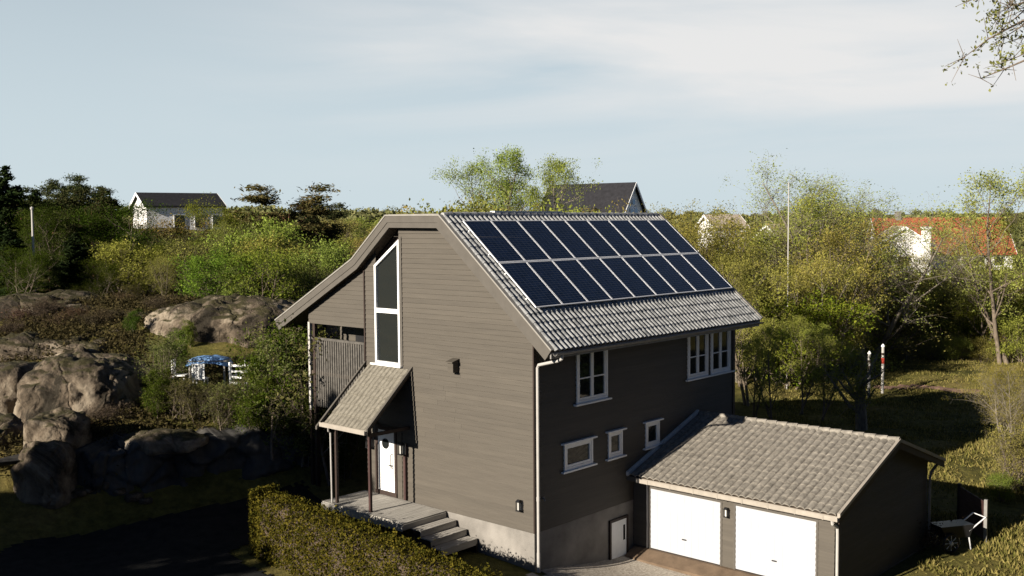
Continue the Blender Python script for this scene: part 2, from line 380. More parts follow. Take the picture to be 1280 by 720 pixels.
# ------------------------------------------------------------------ ground
RNG = np.random.default_rng(7)
def D_xy(u, D):
    q = at(u, 279, D); return q[0], q[1]
pts = [(0,0,-.02),(0,2,.1),(0,4,.18),(0,7,.3),(-2,0,-.05),(-2,4,.2),(-4.2,-3.5,-.5),(-4.2,2,.05),(-4.2,7,.2),(-6,0,-.3),(-10,0,-.5),(-14,-4,-1),
       (-21,-18,-2),(-30,-5,-1),(-30,15,.5),(-30,40,2),(3.4,-.2,-.55),(4.6,-1,-.61),(4.6,-6.6,-.62),(2,-4,-.62),(0,-6,-.7),(8,-7.5,-.62),(12,-8,-.66),(5,-12,-.8),
       (12,-2,-.55),(11.5,4,-.2),(11.5,9,.3),(5,11.6,1.8),(0,12.4,2.4),(0,10.0,.8),(-2.5,10.6,.8),(-5,10,.7),(-5,11.4,.85),(-8,11.8,.8),(-10,10,.6),(-12,5,.2),(-12,13,1.0),(-16,10,.5),
       (-2.4,13.2,2.55),(-5,13.9,2.6),(-3.6,14.6,3.0),(-8,14.4,2.6),(-11,16,2.6),(2,15,3.1)]
def gp(u, v, D): q = at(u, v, D); pts.append(tuple(q))
gp(280,388,46); gp(100,385,48); gp(180,395,46); gp(330,392,50); gp(40,352,60); gp(150,372,58); gp(0,372,55); gp(-120,420,45); gp(-150,350,80)
gp(230,470,40); gp(330,480,40); gp(370,470,42); gp(60,450,41); gp(0,560,36)
for u, D, z in [(120,100,8.4),(260,100,8.0),(220,130,9.4),(0,130,9.5),(-300,150,10),(450,60,4.5),(450,100,6.5),(450,160,7.5),(650,60,1.8),(650,110,4.6),(780,110,4.4),(780,60,1.0),
                (920,60,-.2),(1080,48,-.3),(1180,62,-.3),(1000,55,-.3),(1230,39,-.35),(1270,62,-.2),(1200,76,-.3),(1050,76,-.2),(1450,60,-.2),(1450,40,-.5),(950,100,1.5),(1180,100,1.3),(1180,140,3.4),
                (1100,140,3.5),(950,140,3.4),(1500,120,2),(800,160,6.5),(1000,230,6.5),(1250,230,6.0),(500,260,8.5),(200,260,11),(-200,300,12),(1500,260,6),(640,260,8),
                (300,600,15),(640,600,12),(1000,600,11),(1280,600,11),(-100,600,15),(1700,600,11),(450,1500,31),(640,1500,20),(200,1500,24),(900,1500,16),(1240,1500,20),(1500,1500,18),(-200,1500,22)]:
    x, y = D_xy(u, D); pts.append((x, y, z))
pts += [(-200,-200,-6),(0,-200,-4),(200,-200,-2),(-200,0,-2),(-200,200,8),(-1500,-1500,0),(1500,-1500,5),(-1500,1500,20),(60,-40,-.9),(30,-25,-.9)]
PT = np.array(pts, float)
def _phi(r): return np.sqrt(r*r+2.0)
_A = _phi(np.hypot(PT[:, None, 0]-PT[None, :, 0], PT[:, None, 1]-PT[None, :, 1]))
_n = len(PT)
_K = np.zeros((_n+1, _n+1)); _K[:_n, :_n] = _A; _K[:_n, _n] = 1; _K[_n, :_n] = 1
_w = np.linalg.solve(_K, np.append(PT[:, 2], 0))
def gz0(x, y):
    x = np.asarray(x, float); y = np.asarray(y, float)
    r = _phi(np.hypot(x[..., None]-PT[:, 0], y[..., None]-PT[:, 1]))
    return r@_w[:_n]+_w[_n]
def axis_pts(c, near, step, far, n):
    a = np.arange(0, near, step); g = near*np.power(far/near, np.linspace(0, 1, n))
    a = np.concatenate([a, g]); return np.concatenate([c-a[:0:-1], c+a])
GX = axis_pts(12, 44, 0.5, 3000, 44); GY = axis_pts(8, 40, 0.5, 3000, 44)
XX, YY = np.meshgrid(GX, GY, indexing='ij')
ZZ = np.concatenate([gz0(XX[i:i+20], YY[i:i+20]) for i in range(0, len(GX), 20)])
# uneven ground away from the yard
_dist = np.hypot(XX-3, YY-1)
_amp = np.clip((_dist-13)/20, 0, 1)*0.13
ZZ = ZZ+_amp*(np.sin(XX*.9+np.sin(YY*.7)*1.3)*np.cos(YY*.83+1.1)+.6*np.sin(XX*2.1+YY*1.3))
def gz(x, y):
    i = int(np.clip(np.searchsorted(GX, x)-1, 0, len(GX)-2)); j = int(np.clip(np.searchsorted(GY, y)-1, 0, len(GY)-2))
    a = (x-GX[i])/(GX[i+1]-GX[i]); b = (y-GY[j])/(GY[j+1]-GY[j])
    return (1-a)*(1-b)*ZZ[i, j]+a*(1-b)*ZZ[i+1, j]+(1-a)*b*ZZ[i, j+1]+a*b*ZZ[i+1, j+1]
nx, ny = len(GX), len(GY)
V = np.stack([XX, YY, ZZ], -1).reshape(-1, 3)
I = np.arange(nx*ny).reshape(nx, ny)
F = np.stack([I[:-1, :-1], I[1:, :-1], I[1:, 1:], I[:-1, 1:]], -1).reshape(-1, 4)
tag(link('ground', mesh_np('ground', V, F, M['ground'], True)), kind='structure')

def patch(name, poly, m, off=0.03, step=0.4):
    """a sheet that follows the ground inside a polygon"""
    P = np.array(poly, float)
    def inside(x, y):
        c = False; n = len(P)
        for i in range(n):
            x0, y0 = P[i]; x1, y1 = P[(i+1) % n]
            if (y0 > y) != (y1 > y) and x < (x1-x0)*(y-y0)/(y1-y0)+x0: c = not c
        return c
    mb = MB(); idx = {}
    x0, y0 = P.min(0); x1, y1 = P.max(0)
    def vid(i, j):
        if (i, j) not in idx:
            x, y = x0+i*step, y0+j*step; idx[(i, j)] = len(mb.v); mb.v.append((x, y, gz(x, y)+off))
        return idx[(i, j)]
    rg = random.Random(3)
    for i in range(int((x1-x0)/step)+1):
        for j in range(int((y1-y0)/step)+1):
            jx, jy = rg.uniform(-.25, .25), rg.uniform(-.25, .25)
            if inside(x0+(i+.5)*step+jx*step, y0+(j+.5)*step+jy*step):
                mb.f.append((vid(i, j), vid(i+1, j), vid(i+1, j+1), vid(i, j+1))); mb.m.append(0)
    return tag(mb.build(name, m, smooth=True), kind='structure')
patch('gravel_yard', [(-3.1,-.15),(-3.1,-9),(4.1,-12),(4.15,-.2),(4.6,-.2),(4.6,-.08),(2,-.08)], M['gravel'], 0.03, 0.3)
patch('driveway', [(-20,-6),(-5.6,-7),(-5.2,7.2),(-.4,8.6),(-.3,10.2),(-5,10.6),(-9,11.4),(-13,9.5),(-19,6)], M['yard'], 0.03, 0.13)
pp = [D_xy(u, D) for u, D in ((1096,62),(1130,62.6),(1180,61.5),(1228,60),(1228,58.2),(1180,59.6),(1130,60.6),(1098,60))]
patch('garden_path', pp, M['dirt_path'], 0.05, 0.3)

# ------------------------------------------------------------------ the house
HL, OV = 10.77, 0.28                       # length of the side wall, roof overhang at the gables
ROOF = [(-.90, 6.29), (3.35, 9.93), (5.72, 9.95), (7.38, 8.58), (11.62, 6.38)]
def offset(pts, d):
    """polyline moved d to the lower side"""
    P = [Vector((a, b)) for a, b in pts]; outp = []
    nr = []
    for a, b in zip(P[:-1], P[1:]):
        t = (b-a).normalized(); nr.append(Vector((t.y, -t.x)))
    for i, p in enumerate(P):
        if i == 0: n = nr[0]; k = 1
        elif i == len(P)-1: n = nr[-1]; k = 1
        else:
            n = (nr[i-1]+nr[i]).normalized(); k = 1/max(.3, n.dot(nr[i]))
        outp.append((p.x+n.x*d*k, p.y+n.y*d*k))
    return outp
def band(mb, o0, o1, x0, x1, m=0):
    a, b = offset(ROOF, o0), offset(ROOF, o1)
    for i in range(len(a)-1):
        mb.prism([a[i], a[i+1], b[i+1], b[i]], 'x', x0, x1, m)
def interp(pts, y):
    for (a, b), (c, d) in zip(pts[:-1], pts[1:]):
        if a <= y <= c: return b+(d-b)*(y-a)/(c-a)
    return None
UNDER = offset(ROOF, .33)

house = empty('house', 'tall taupe and black timber house with solar panels on its grey tiled roof', 'house')

JR = random.Random(8)
def lap_wall(mb, place, prof, z0, z1, holes=(), pitch=.15, proud=.022):
    """overlapping boards. place(u, out, z) -> point; prof(z) -> (u0, u1); holes: (u0, u1, z0, z1)"""
    n = max(1, int(round((z1-z0)/pitch))); h = (z1-z0)/n
    for i in range(n):
        a, b = z0+i*h, z0+(i+1)*h
        A, B = prof(a+1e-4), prof(b-1e-4)
        if A is None: continue
        if B is None: B = ((A[0]+A[1])/2, (A[0]+A[1])/2+.01)
        cuts = sorted((p, q) for p, q, r, s in holes if min(s, b)-max(r, a) > h*.5)
        segs = []; u = None
        l0, l1 = A[0], B[0]
        for p, q in cuts:
            segs.append((l0, l1, p, p)); l0 = l1 = q
        segs.append((l0, l1, A[1], B[1]))
        for s0, s1, t0, t1 in segs:
            if t0-s0 < .005 and t1-s1 < .005: continue
            ln = t0-s0; nb = max(1, int(round(ln/3.9))) if t1 > s1+.3 else 1
            ks = [0.0]+sorted((q+JR.uniform(-.25, .25))/nb for q in range(1, nb))+[1.0]
            for f0, f1 in zip(ks[:-1], ks[1:]):
                g0 = .002 if f0 > 0 else 0; g1 = .002 if f1 < 1 else 0
                mb.face([place(s0+ln*f0+g0, proud, a), place(s0+ln*f1-g1, proud, a), place(s1+(t1-s1)*f1-g1, 0.002, b), place(s1+(t1-s1)*f0+g0, 0.002, b)])
            mb.face([place(s0, -.02, a), place(t0, -.02, a), place(t0, proud, a), place(s0, proud, a)])

# gable wall (faces -x)
def prof_main(z):
    if z > 9.58: return None
    lo = 0.0
    if z > UNDER[0][1]:
        lo = max(0.0, UNDER[0][0]+(z-UNDER[0][1])*(UNDER[1][0]-UNDER[0][0])/(UNDER[1][1]-UNDER[0][1]))
    hi = 7.1
    if z > interp(UNDER, 7.1):
        hi = min(7.1, UNDER[2][0]+(z-UNDER[2][1])*(UNDER[3][0]-UNDER[2][0])/(UNDER[3][1]-UNDER[2][1]))
    return (lo, hi) if hi > lo else None
mb = MB()
gab = lambda u, o, z: (-o, u, z)
lap_wall(mb, gab, prof_main, 1.09, 9.55, [(5.46, 6.56, 5.32, 9.6), (5.70, 6.62, 1.2, 3.25)])
def prof_ext(z):
    hi = min(10.1, UNDER[3][0]+(z-UNDER[3][1])*(UNDER[4][0]-UNDER[3][0])/(UNDER[4][1]-UNDER[3][1]))
    return (7.13, hi) if hi > 7.13 else None
lap_wall(mb, gab, prof_ext, 6.36, 8.15)
side = lambda u, o, z: (u, -o, z)
HOLES = [(1.90,3.30,4.48,6.3),(7.78,8.97,4.48,6.3),(9.22,10.42,4.48,6.3),(1.32,2.55,2.62,3.34),(3.42,4.03,2.62,3.36),(5.37,6.03,2.62,3.36)]
lap_wall(mb, side, lambda z: (0.0, HL), 1.09, 6.62, HOLES)
# far gable, and the wall towards the lean-to
lap_wall(mb, lambda u, o, z: (HL+o, u, z), prof_main, 0.9, 9.55)
lap_wall(mb, lambda u, o, z: (HL+o, u, z), prof_ext, 0.9, 8.15)
lap_wall(mb, lambda u, o, z: (u, 7.1+o, z), lambda z: (0.02, HL), 1.0, 8.2)
lap_wall(mb, lambda u, o, z: (u, 10.1+o, z), lambda z: (3.0, HL), 1.0, 6.9)
lap_wall(mb, lambda u, o, z: (1.3-o, u, z), lambda z: (7.13, 10.05), 4.8, 7.5, [(8.0, 9.2, 5.55, 6.2)])
mb.face([(0.05, .05, 9.3), (0.05, 7.0, 9.3), (0.05, 7.0, 9.31)])
wall = mb.build('wall', M['siding'], house)
# corner boards and the joint between house and lean-to
mb = MB()
mb.box(-.035, .09, -.04, .0, 1.09, 6.4); mb.build('corner_board', M['dark'], house)
mb = MB(); mb.box(HL-.1, HL+.03, -.04, 0, 1.09, 6.3); mb.build('corner_board', M['dark'], house)
mb = MB(); mb.box(-.05, 0, 7.09, 7.14, 4.0, 8.22); mb.build('joint_strip', M['dark'], house)
# foundation
mb = MB()
mb.box(0.0, HL, 0.0, 7.1, -1.6, 1.075); mb.box(3.0, HL, 7.1, 10.1, -1, 1.0)
mb.build('foundation', M['concrete'], house)
# core that keeps daylight out behind the boards
mb = MB()
mb.prism([(.04, 1.08), (7.06, 1.08), (7.06, interp(UNDER, 7.06)-.04), (UNDER[2][0]-.04, UNDER[2][1]-.05), (UNDER[1][0]+.05, UNDER[1][1]-.06), (.04, interp(UNDER, .04)-.05)], 'x', .2, HL-.2)
mb.build('inner_wall', M['dark'], house)

# roof: slab, tiles, boards
roof = empty('roof', None, None); roof.parent = house
mb = MB(); band(mb, .03, .31, -.25, HL+OV-.02); mb.build('roof_slab', M['soffit'], roof)

def tiles(mb, o, ux, uy, nrm, width, length, cw, rl, amp, lip, seg=6, m=0, prof=None):
    """rows of rolled tiles: o = lower corner, ux across, uy up the slope"""
    o, ux, uy, nrm = Vector(o), Vector(ux), Vector(uy), Vector(nrm)
    nc = int(round(width/cw)); cw = width/nc; nrw = int(round(length/rl)); rl = length/nrw
    rg = random.Random(5)
    k = nc*seg
    hs = []
    for i in range(k+1):
        t = (i % seg)/seg
        hs.append(amp*(prof(t) if prof else (.5-.5*math.cos(2*math.pi*t))))
    for r in range(nrw):
        b = len(mb.v)
        j = [rg.uniform(-.004, .004) for _ in range(nc+1)]
        for e, (d, up_) in enumerate(((r*rl-.004, lip-.03), (r*rl, lip), ((r+1)*rl+.02, .0))):
            for i in range(k+1):
                jj = j[i//seg]
                p = o+ux*(i*cw/seg)+uy*(d+jj)+nrm*(up_+hs[i])
                mb.v.append(tuple(p))
        for e in range(2):
            for i in range(k):
                a = b+e*(k+1)+i
                mb.f.append((a, a+1, a+k+2, a+k+1)); mb.m.append(m)
    return mb
sl_ = Vector((0, 3.35+.90, 9.93-6.29)); LEN = sl_.length; upv = sl_.normalized(); nr_ = Vector((0, -upv.z, upv.y))
RO = Vector((-.22, -.90, 6.29))
mb = MB(); tiles(mb, RO+upv*(-.05), (1, 0, 0), upv, nr_, HL+OV+.18, LEN, .205, .345, .062, .022, prof=lambda t: (.5-.5*math.cos(2*math.pi*t))**.8)
mb.build('roof_tiles', M['tile'], roof, smooth=False)
lv = Vector((0, 7.38-5.72, 8.58-9.95)); l2 = Vector((0, 11.62-7.38, 6.38-8.58))
mb = MB()
for A, B in (((5.72, 9.95), (7.38, 8.58)), ((7.38, 8.58), (11.62, 6.38))):
    a, b = Vector((HL+OV-.05, B[0], B[1])), Vector((HL+OV-.05, A[0], A[1])); u = (b-a)
    n = Vector((0, u.z, -u.y)).normalized(); n = n if n.z > 0 else -n
    tiles(mb, a, (-1, 0, 0), u.normalized(), n, HL+OV+.17, u.length, .205, .345, .04, .025, seg=4)
mb.build('back_tiles', M['tile'], roof)
mb = MB(); mb.box(-.22, HL+OV, 3.45, 5.68, 9.955, 9.985); mb.build('flat_roof', M['gutter'], roof)
mb = MB()
x = -.15
while x < HL+.1:                                   # round ridge tiles along the top of the slope
    mb.tube([(x, 3.36, 9.935), (x+.36, 3.36, 9.945)], [.085, .098], 10); x += .345
mb.build('ridge_tiles', M['tile'], roof)
xa, xb = 2.05, 5.35
mb = MB(); mb.box(xa, xb, 3.32, 3.52, 10.02, 10.07); mb.build('ridge_flashing', M['verge'], roof)

fas = MB(); band(fas, 0.0, .21, -.305, -.27); fas.build('fascia_board', M['trim'], roof)
fas = MB(); band(fas, .205, .37, -.285, -.25); fas.build('lower_fascia', M['trim'], roof)
fas = MB(); band(fas, -.03, .012, -.325, -.19); fas.build('verge_trim', M['thin_trim'], roof)
fas = MB(); band(fas, -.02, .30, HL+OV-.01, HL+OV+.03); fas.build('fascia_board', M['trim'], roof)
fas = MB(); band(fas, -.085, .02, HL+OV-.06, HL+OV+.06); fas.build('verge_trim', M['thin_trim'], roof)
# eave board and gutter
mb = MB(); mb.box(-.24, HL+OV-.03, -.845, -.80, 6.05, 6.28); mb.build('eave_board', M['gutter'], roof)
mb = MB()
gy, gzz, gr = -.945, 6.205, .075
ring = [(gy+gr*math.cos(a), gzz+gr*math.sin(a)) for a in [math.pi*(1+k/8) for k in range(9)]]
inner = [(gy+(gr-.008)*math.cos(a), gzz+(gr-.008)*math.sin(a)) for a in [math.pi*(2-k/8) for k in range(9)]]
mb.prism(ring+inner, 'x', -.2, HL+OV+.0)
mb.build('gutter', M['gutter'], roof)
# down pipe at the near corner
mb = MB()
mb.tube([(.10, -.945, 6.14), (.10, -.93, 6.03), (.10, -.82, 5.97)], .045, 8)
mb.tube([(.10, -.82, 5.97), (.06, -.14, 5.80), (.06, -.10, 5.72), (.06, -.10, 3), (.06, -.10, .05)], .045, 8)
mb.tube([(.06, -.10, .0), (.06, -.10, .55)], .052, 8)
mb.tube([(.06, -.10, 2.0), (.06, -.10, 2.12)], .053, 8)
mb.build('downpipe', M['pipe'], house)

# tall window in the gable
win = empty('gable_window', None, None); win.parent = house
win['label'] = 'tall white framed window with a sloping top'
yl, yr, zb, zl, zr = 6.60, 5.42, 5.30, 8.40, 9.22
def quadband(mb, outer, w, x0, x1):
    c = len(outer); P = [Vector(p) for p in outer]; inn = []
    ctr = sum(P, Vector((0, 0)))/c
    for i in range(c):
        a, b, d = P[i-1], P[i], P[(i+1) % c]
        n1 = Vector((-(b-a).y, (b-a).x)).normalized(); n1 = n1 if n1.dot(ctr-b) > 0 else -n1
        n2 = Vector((-(d-b).y, (d-b).x)).normalized(); n2 = n2 if n2.dot(ctr-b) > 0 else -n2
        n = (n1+n2).normalized(); inn.append(b+n*(w/max(.3, n.dot(n1))))
    for i in range(c):
        j = (i+1) % c
        mb.prism([P[i], P[j], inn[j], inn[i]], 'x', x0, x1)
    return inn
mb = MB(); quadband(mb, [(yl, zb), (yr, zb), (yr, zr), (yl, zl)], .075, -.055, .06)
mb.box(-.05, .05, yr+.07, yl-.07, 6.91, 7.05)
mb.build('frame', M['white'], win)
mb = MB(); mb.prism([(yr+.06, 7.05), (yl-.06, 7.05), (yl-.06, zl-.07), (yr+.06, zr-.07)], 'x', .02, .035); mb.build('pane', M['glass'], win)
mb = MB(); mb.box(.02, .035, yr+.06, yl-.06, zb+.09, 6.91); mb.build('pane', M['glass'], win)
mb = MB(); mb.box(-.12, .0, yr-.07, yl+.18, zb-.055, zb-.003); mb.build('sill', M['white'], win)
mb = MB(); mb.box(-.04, 0, yr-.10, yr-.004, zb, 9.3); mb.build('side_board', M['trim'], win)

# windows in the side wall (faces -y)
def side_window(x0, x1, z0, z1, casements, bar, head, sill, lab=None):
    w = empty('window', None, None); w.parent = house
    if lab: w['label'] = lab
    mb = MB(); t = .075
    mb.box(x0, x0+t, -.055, .04, z0, z1); mb.box(x1-t, x1, -.055, .04, z0, z1)
    mb.box(x0+t, x1-t, -.052, .04, z0, z0+.085); mb.box(x0+t, x1-t, -.052, .04, z1-.07, z1)
    mb.build('frame', M['white'], w)
    inner0, inner1 = x0+t+.004, x1-t-.004; cw = (inner1-inner0)/casements
    for k in range(casements):
        a, b = inner0+k*cw, inner0+(k+1)*cw
        s = MB(); q = .062
        s.box(a+.003, a+q, -.040, .03, z0+.088, z1-.073); s.box(b-q, b-.003, -.040, .03, z0+.088, z1-.073)
        s.box(a+q, b-q, -.038, .03, z0+.088, z0+.155); s.box(a+q, b-q, -.038, .03, z1-.13, z1-.073)
        if bar: s.box(a+q, b-q, -.036, .03, z0+.70, z0+.735)
        sash = s.build('sash', M['white'], w)
        g = MB(); g.box(a+q-.01, b-q+.01, .0, .012, z0+.14, z1-.12); g.build('pane', M['glass'], w)
    if head:
        mb = MB(); mb.box(x0-.12, x1+.12, -.13, -.002, z1+.005, z1+.05); mb.build('head_board', M['white'], w)
    if sill:
        mb = MB(); mb.box(x0-sill, x1+sill, -.12, -.002, z0-.05, z0-.003); mb.build('sill', M['white'], w)
    return w
side_window(1.86, 3.33, 4.46, 6.2, 2, True, False, .12)
side_window(7.74, 9.00, 4.48, 6.2, 2, True, False, 0)
side_window(9.19, 10.46, 4.48, 6.2, 2, True, False, 0)
mb = MB(); mb.box(7.63, 10.68, -.12, -.06, 4.43, 4.475); mb.box(7.63, 10.68, -.06, -.024, 4.43, 4.475); mb.build('shared_sill', M['white'], house)
side_window(1.28, 2.60, 2.60, 3.36, 1, False, True, .12, 'wide small window')
side_window(3.37, 4.08, 2.60, 3.38, 1, False, True, .12)
side_window(5.32, 6.08, 2.60, 3.38, 1, False, True, .12)
# cellar door in the plinth
dr = empty('cellar_door', None, None); dr.parent = house; dr['label'] = 'low white board door in the concrete plinth'
mb = MB()
for k in range(6):
    a = 3.50+k*.128
    mb.box(a, a+.121, -.05, .0, -.53, .60)
mb.build('door_leaf', M['white'], dr)
mb = MB(); mb.box(4.10, 4.19, -.058, -.04, -.05, .42); mb.build('pane', M['glass'], dr)
mb = MB(); mb.box(3.42, 3.50, -.06, .01, -.56, .68); mb.box(4.272, 4.36, -.06, .01, -.56, .68); mb.box(3.42, 4.36, -.062, .01, .605, .685); mb.build('frame', M['dark'], dr)
mb = MB(); mb.tube([(4.22, -.09, -.02), (4.30, -.09, -.02)], .014, 6); mb.build('handle', M['black'], dr)
# fittings on the walls
mb = MB(); mb.box(-.26, -.01, 2.88, 3.10, 5.34, 5.66); mb.prism([(-.32, 5.66), (-.0, 5.74), (-.0, 5.70), (-.32, 5.62)], 'y', 2.85, 3.13)
tag(mb.build('wall_box', M['siding']), 'small taupe wooden box fixed high on the sunlit gable wall', 'wall box')
def wall_lamp(name, pos, axis, label):
    t = empty(name, label, 'wall lamp', pos)
    if axis == 'y': t.rotation_euler = (0, 0, 0)
    mb = MB(); mb.box(-.03, 0, -.085, .085, -.17, .17); mb.build('back_plate', M['pipe'], t)
    mb = MB()
    for a, b in ((-.07, -.07), (-.07, .07), (.07, -.07), (.07, .07)): mb.box(-.11+a-.012, -.11+a+.012, b-.012, b+.012, -.15, .13)
    mb.box(-.2, -.03, -.09, .09, .13, .16); mb.box(-.2, -.03, -.09, .09, -.17, -.145); mb.prism([(-.2, .16), (-.03, .16), (-.08, .21), (-.14, .21)], 'y', -.07, .07)
    mb.build('lantern_frame', M['black'], t)
    mb = MB(); mb.tube([(-.11, 0, -.13), (-.11, 0, .12)], .05, 8); mb.build('lamp_glass', M['lamp_glass'], t)
    return t
wall_lamp('wall_lamp', (-.022, .47, 1.80), 'x', 'small lantern low on the taupe gable wall beside the downpipe').scale = (.8, .8, .85)
# porch: canopy, posts, door, deck and steps
cano = empty('porch_canopy', None, None); cano.parent = house; cano['label'] = 'lean-to canopy with sandy tiles above the front door'
cy0, cy1 = 4.96, 7.04
ca, cb = Vector((-1.80, cy0, 3.58)), Vector((-.02, cy0, 5.20))
cu = (cb-ca); cl = cu.length; cu.normalize(); cn = Vector((-cu.z, 0, cu.x))
mb = MB(); mb.prism([(-1.78, 3.47), (-.03, 5.05), (-.03, 5.17), (-1.78, 3.58)], 'y', cy0+.02, cy1-.02); mb.build('canopy_deck', M['soffit'], cano)
mb = MB(); tiles(mb, (ca.x, cy1-.07, ca.z), (0, -1, 0), cu, cn, cy1-cy0-.12, cl-.02, .205, .385, .030, .026, seg=6,
                 prof=lambda t: 1.0 if .12 < t < .8 else 0.0)
mb.build('canopy_tiles', M['porch_tile'], cano)
for yy in (cy0-.03, cy1+.09):
    mb = MB(); e = .22 if yy > 6 else .0
    mb.prism([(-1.84-e*.8, 3.56-e*.75), (-.02, 5.22), (-.02, 5.32), (-1.84-e*.8, 3.66-e*.75)], 'y', yy-.04, yy+.03)
    mb.build('rake_board', M['trim'], cano)
mb = MB(); mb.box(-1.95, -1.83, cy0-.05, cy1+.02, 3.49, 3.56); mb.box(-1.95, -1.935, cy0-.05, cy1+.02, 3.56, 3.62); mb.box(-1.83, -1.79, cy0-.03, cy1+.02, 3.45, 3.60)
mb.build('canopy_gutter', M['garage_trim'], cano)
mb = MB(); mb.box(-1.65, -1.57, 5.04, 5.12, 1.10, 3.60); mb.build('post', M['red_post'], cano)
mb = MB(); mb.box(-1.65, -1.57, 6.63, 6.71, 1.10, 3.60); mb.build('post', M['dark'], cano)
mb = MB(); mb.tube([(-1.88, 6.70, 3.48), (-1.84, 6.75, 3.36), (-1.74, 6.78, 3.30), (-1.72, 6.78, .5)], .028, 8); mb.build('rain_pipe', M['pipe'], cano)
for yy in (5.08, 6.67):
    mb = MB(); mb.box(-1.66, -.04, yy-.05, yy+.05, 3.36, 3.46); mb.build('beam', M['dark'], cano)  # dark colour on the beams stands in for shade under the canopy
fd = empty('front_door', None, None); fd.parent = house; fd['label'] = 'white front door with a round window'
mb = MB(); mb.box(-.03, .03, 5.77, 6.55, 1.24, 3.18)
for k in range(7): mb.box(-.038, -.03, 5.80+k*.108, 5.80+k*.108+.098, 1.30, 3.12)
mb.build('door_leaf', M['white'], fd)
mb = MB(); mb.tube([(-.055, 6.18, 2.76), (-.02, 6.18, 2.76)], .165, 24); mb.build('porthole_ring', M['black'], fd)
mb = MB(); mb.tube([(-.062, 6.18, 2.76), (-.05, 6.18, 2.76)], .135, 24); mb.build('pane', M['glass'], fd)
mb = MB(); mb.tube([(-.06, 5.86, 2.02), (-.11, 5.86, 2.04), (-.11, 5.86, 2.46), (-.06, 5.86, 2.48)], .018, 6); mb.bar((-.09, 5.84, 2.1), (-.09, 6.0, 2.1), .02, .03); mb.build('handle', M['black'], fd)
mb = MB(); mb.box(-.05, .03, 6.555, 6.68, 1.12, 3.30); mb.box(-.05, .03, 5.66, 5.765, 1.12, 3.30); mb.box(-.052, .03, 5.66, 6.68, 3.185, 3.31); mb.box(-.07, .03, 5.66, 6.68, 1.11, 1.235)
mb.build('frame', M['dark'], fd)
mb = MB(); mb.box(-.035, 0, 5.42, 5.64, 1.12, 3.2); mb.build('door_panel', M['siding'], fd)
mb = MB(); mb.box(-.11, -.0, 5.19, 5.28, 1.12, 2.86); mb.build('wall_post', M['red_post'], house)
t = wall_lamp('porch_lamp', (-.028, 6.86, 2.72), 'x', 'lantern on the dark wall left of the white front door')
t = wall_lamp('porch_lamp', (-.11, 5.235, 2.74), 'x', 'lantern on the dark wall post right of the white front door')

dk = empty('porch_steps', 'grey wooden porch deck with steps going down beside the gable wall', 'wooden steps')
mb = MB(); y = 3.46
while y < 7.2:
    mb.box(-1.78, -.075, y, y+.118, 1.065, 1.10); y += .125
mb.build('deck_boards', M['deck'], dk)
mb = MB(); mb.box(-1.80, -1.77, 3.46, 7.22, .86, 1.062); mb.box(-1.80, -.075, 3.43, 3.457, .90, 1.062); mb.build('edge_board', M['deck'], dk)
for yy in (3.6, 5.1, 6.9): mb = MB(); mb.box(-1.7, -1.58, yy, yy+.12, -.3, 1.06); mb.build('support_post', M['dark'], dk)
for k in range(3):
    z = 1.10-.19*(k+1); y1 = 3.43-.43*k; y0 = y1-.43
    s = MB()
    for q in range(3): s.box(-1.50, -.075, y0+.003+q*.144, y0+.138+q*.144, z-.035, z)
    s.box(-1.50, -.075, y0+.005, y0+.03, z-.19, z-.04)
    s.build('step', M['deck'], dk)
for xa_, xb_ in ((-1.46, -1.40), (-.12, -.08)):
    mb = MB(); mb.prism([(3.43, -.2), (3.43, .9), (2.14, .38), (2.14, -.2)], 'x', xa_, xb_); mb.build('stringer', M['dark'], dk)

# balcony in the lean-to
bal = empty('balcony', None, None); bal.parent = house
mb = MB(); mb.box(.0, 1.25, 7.16, 10.0, 4.62, 4.75); mb.build('balcony_floor', M['soffit'], bal)
mb = MB()
yy = 7.2
while yy < 9.85:
    mb.box(-.02, .012, yy, yy+.075, 3.55, 5.82); yy += .118
mb.build('slats', M['slat'], bal)
mb = MB(); mb.box(-.045, .03, 7.16, 9.92, 5.82, 5.90); mb.build('top_rail', M['slat'], bal)
mb = MB(); mb.box(-.05, .08, 9.72, 9.84, .8, 6.36); mb.build('post', M['dark'], bal)
mb = MB(); mb.box(-.05, .04, 10.0, 10.1, 3.4, 6.40); mb.build('post', M['pipe'], bal)
mb = MB(); mb.box(-.05, .06, 9.98, 10.1, .5, 3.398); mb.build('lower_post', M['dark'], bal)
mb = MB(); mb.box(1.28, 1.30, 8.0, 9.2, 5.55, 6.2); mb.build('opening', M['black'], bal)
mb = MB(); mb.box(1.24, 1.275, 7.45, 7.95, 5.55, 6.2); mb.box(1.24, 1.275, 7.2, 7.40, 5.5, 6.3); mb.build('shutter', M['white'], bal)
mb = MB(); mb.box(2.96, 3.0, 7.13, 10.08, .5, 4.7); mb.build('lower_wall', M['siding'], bal)

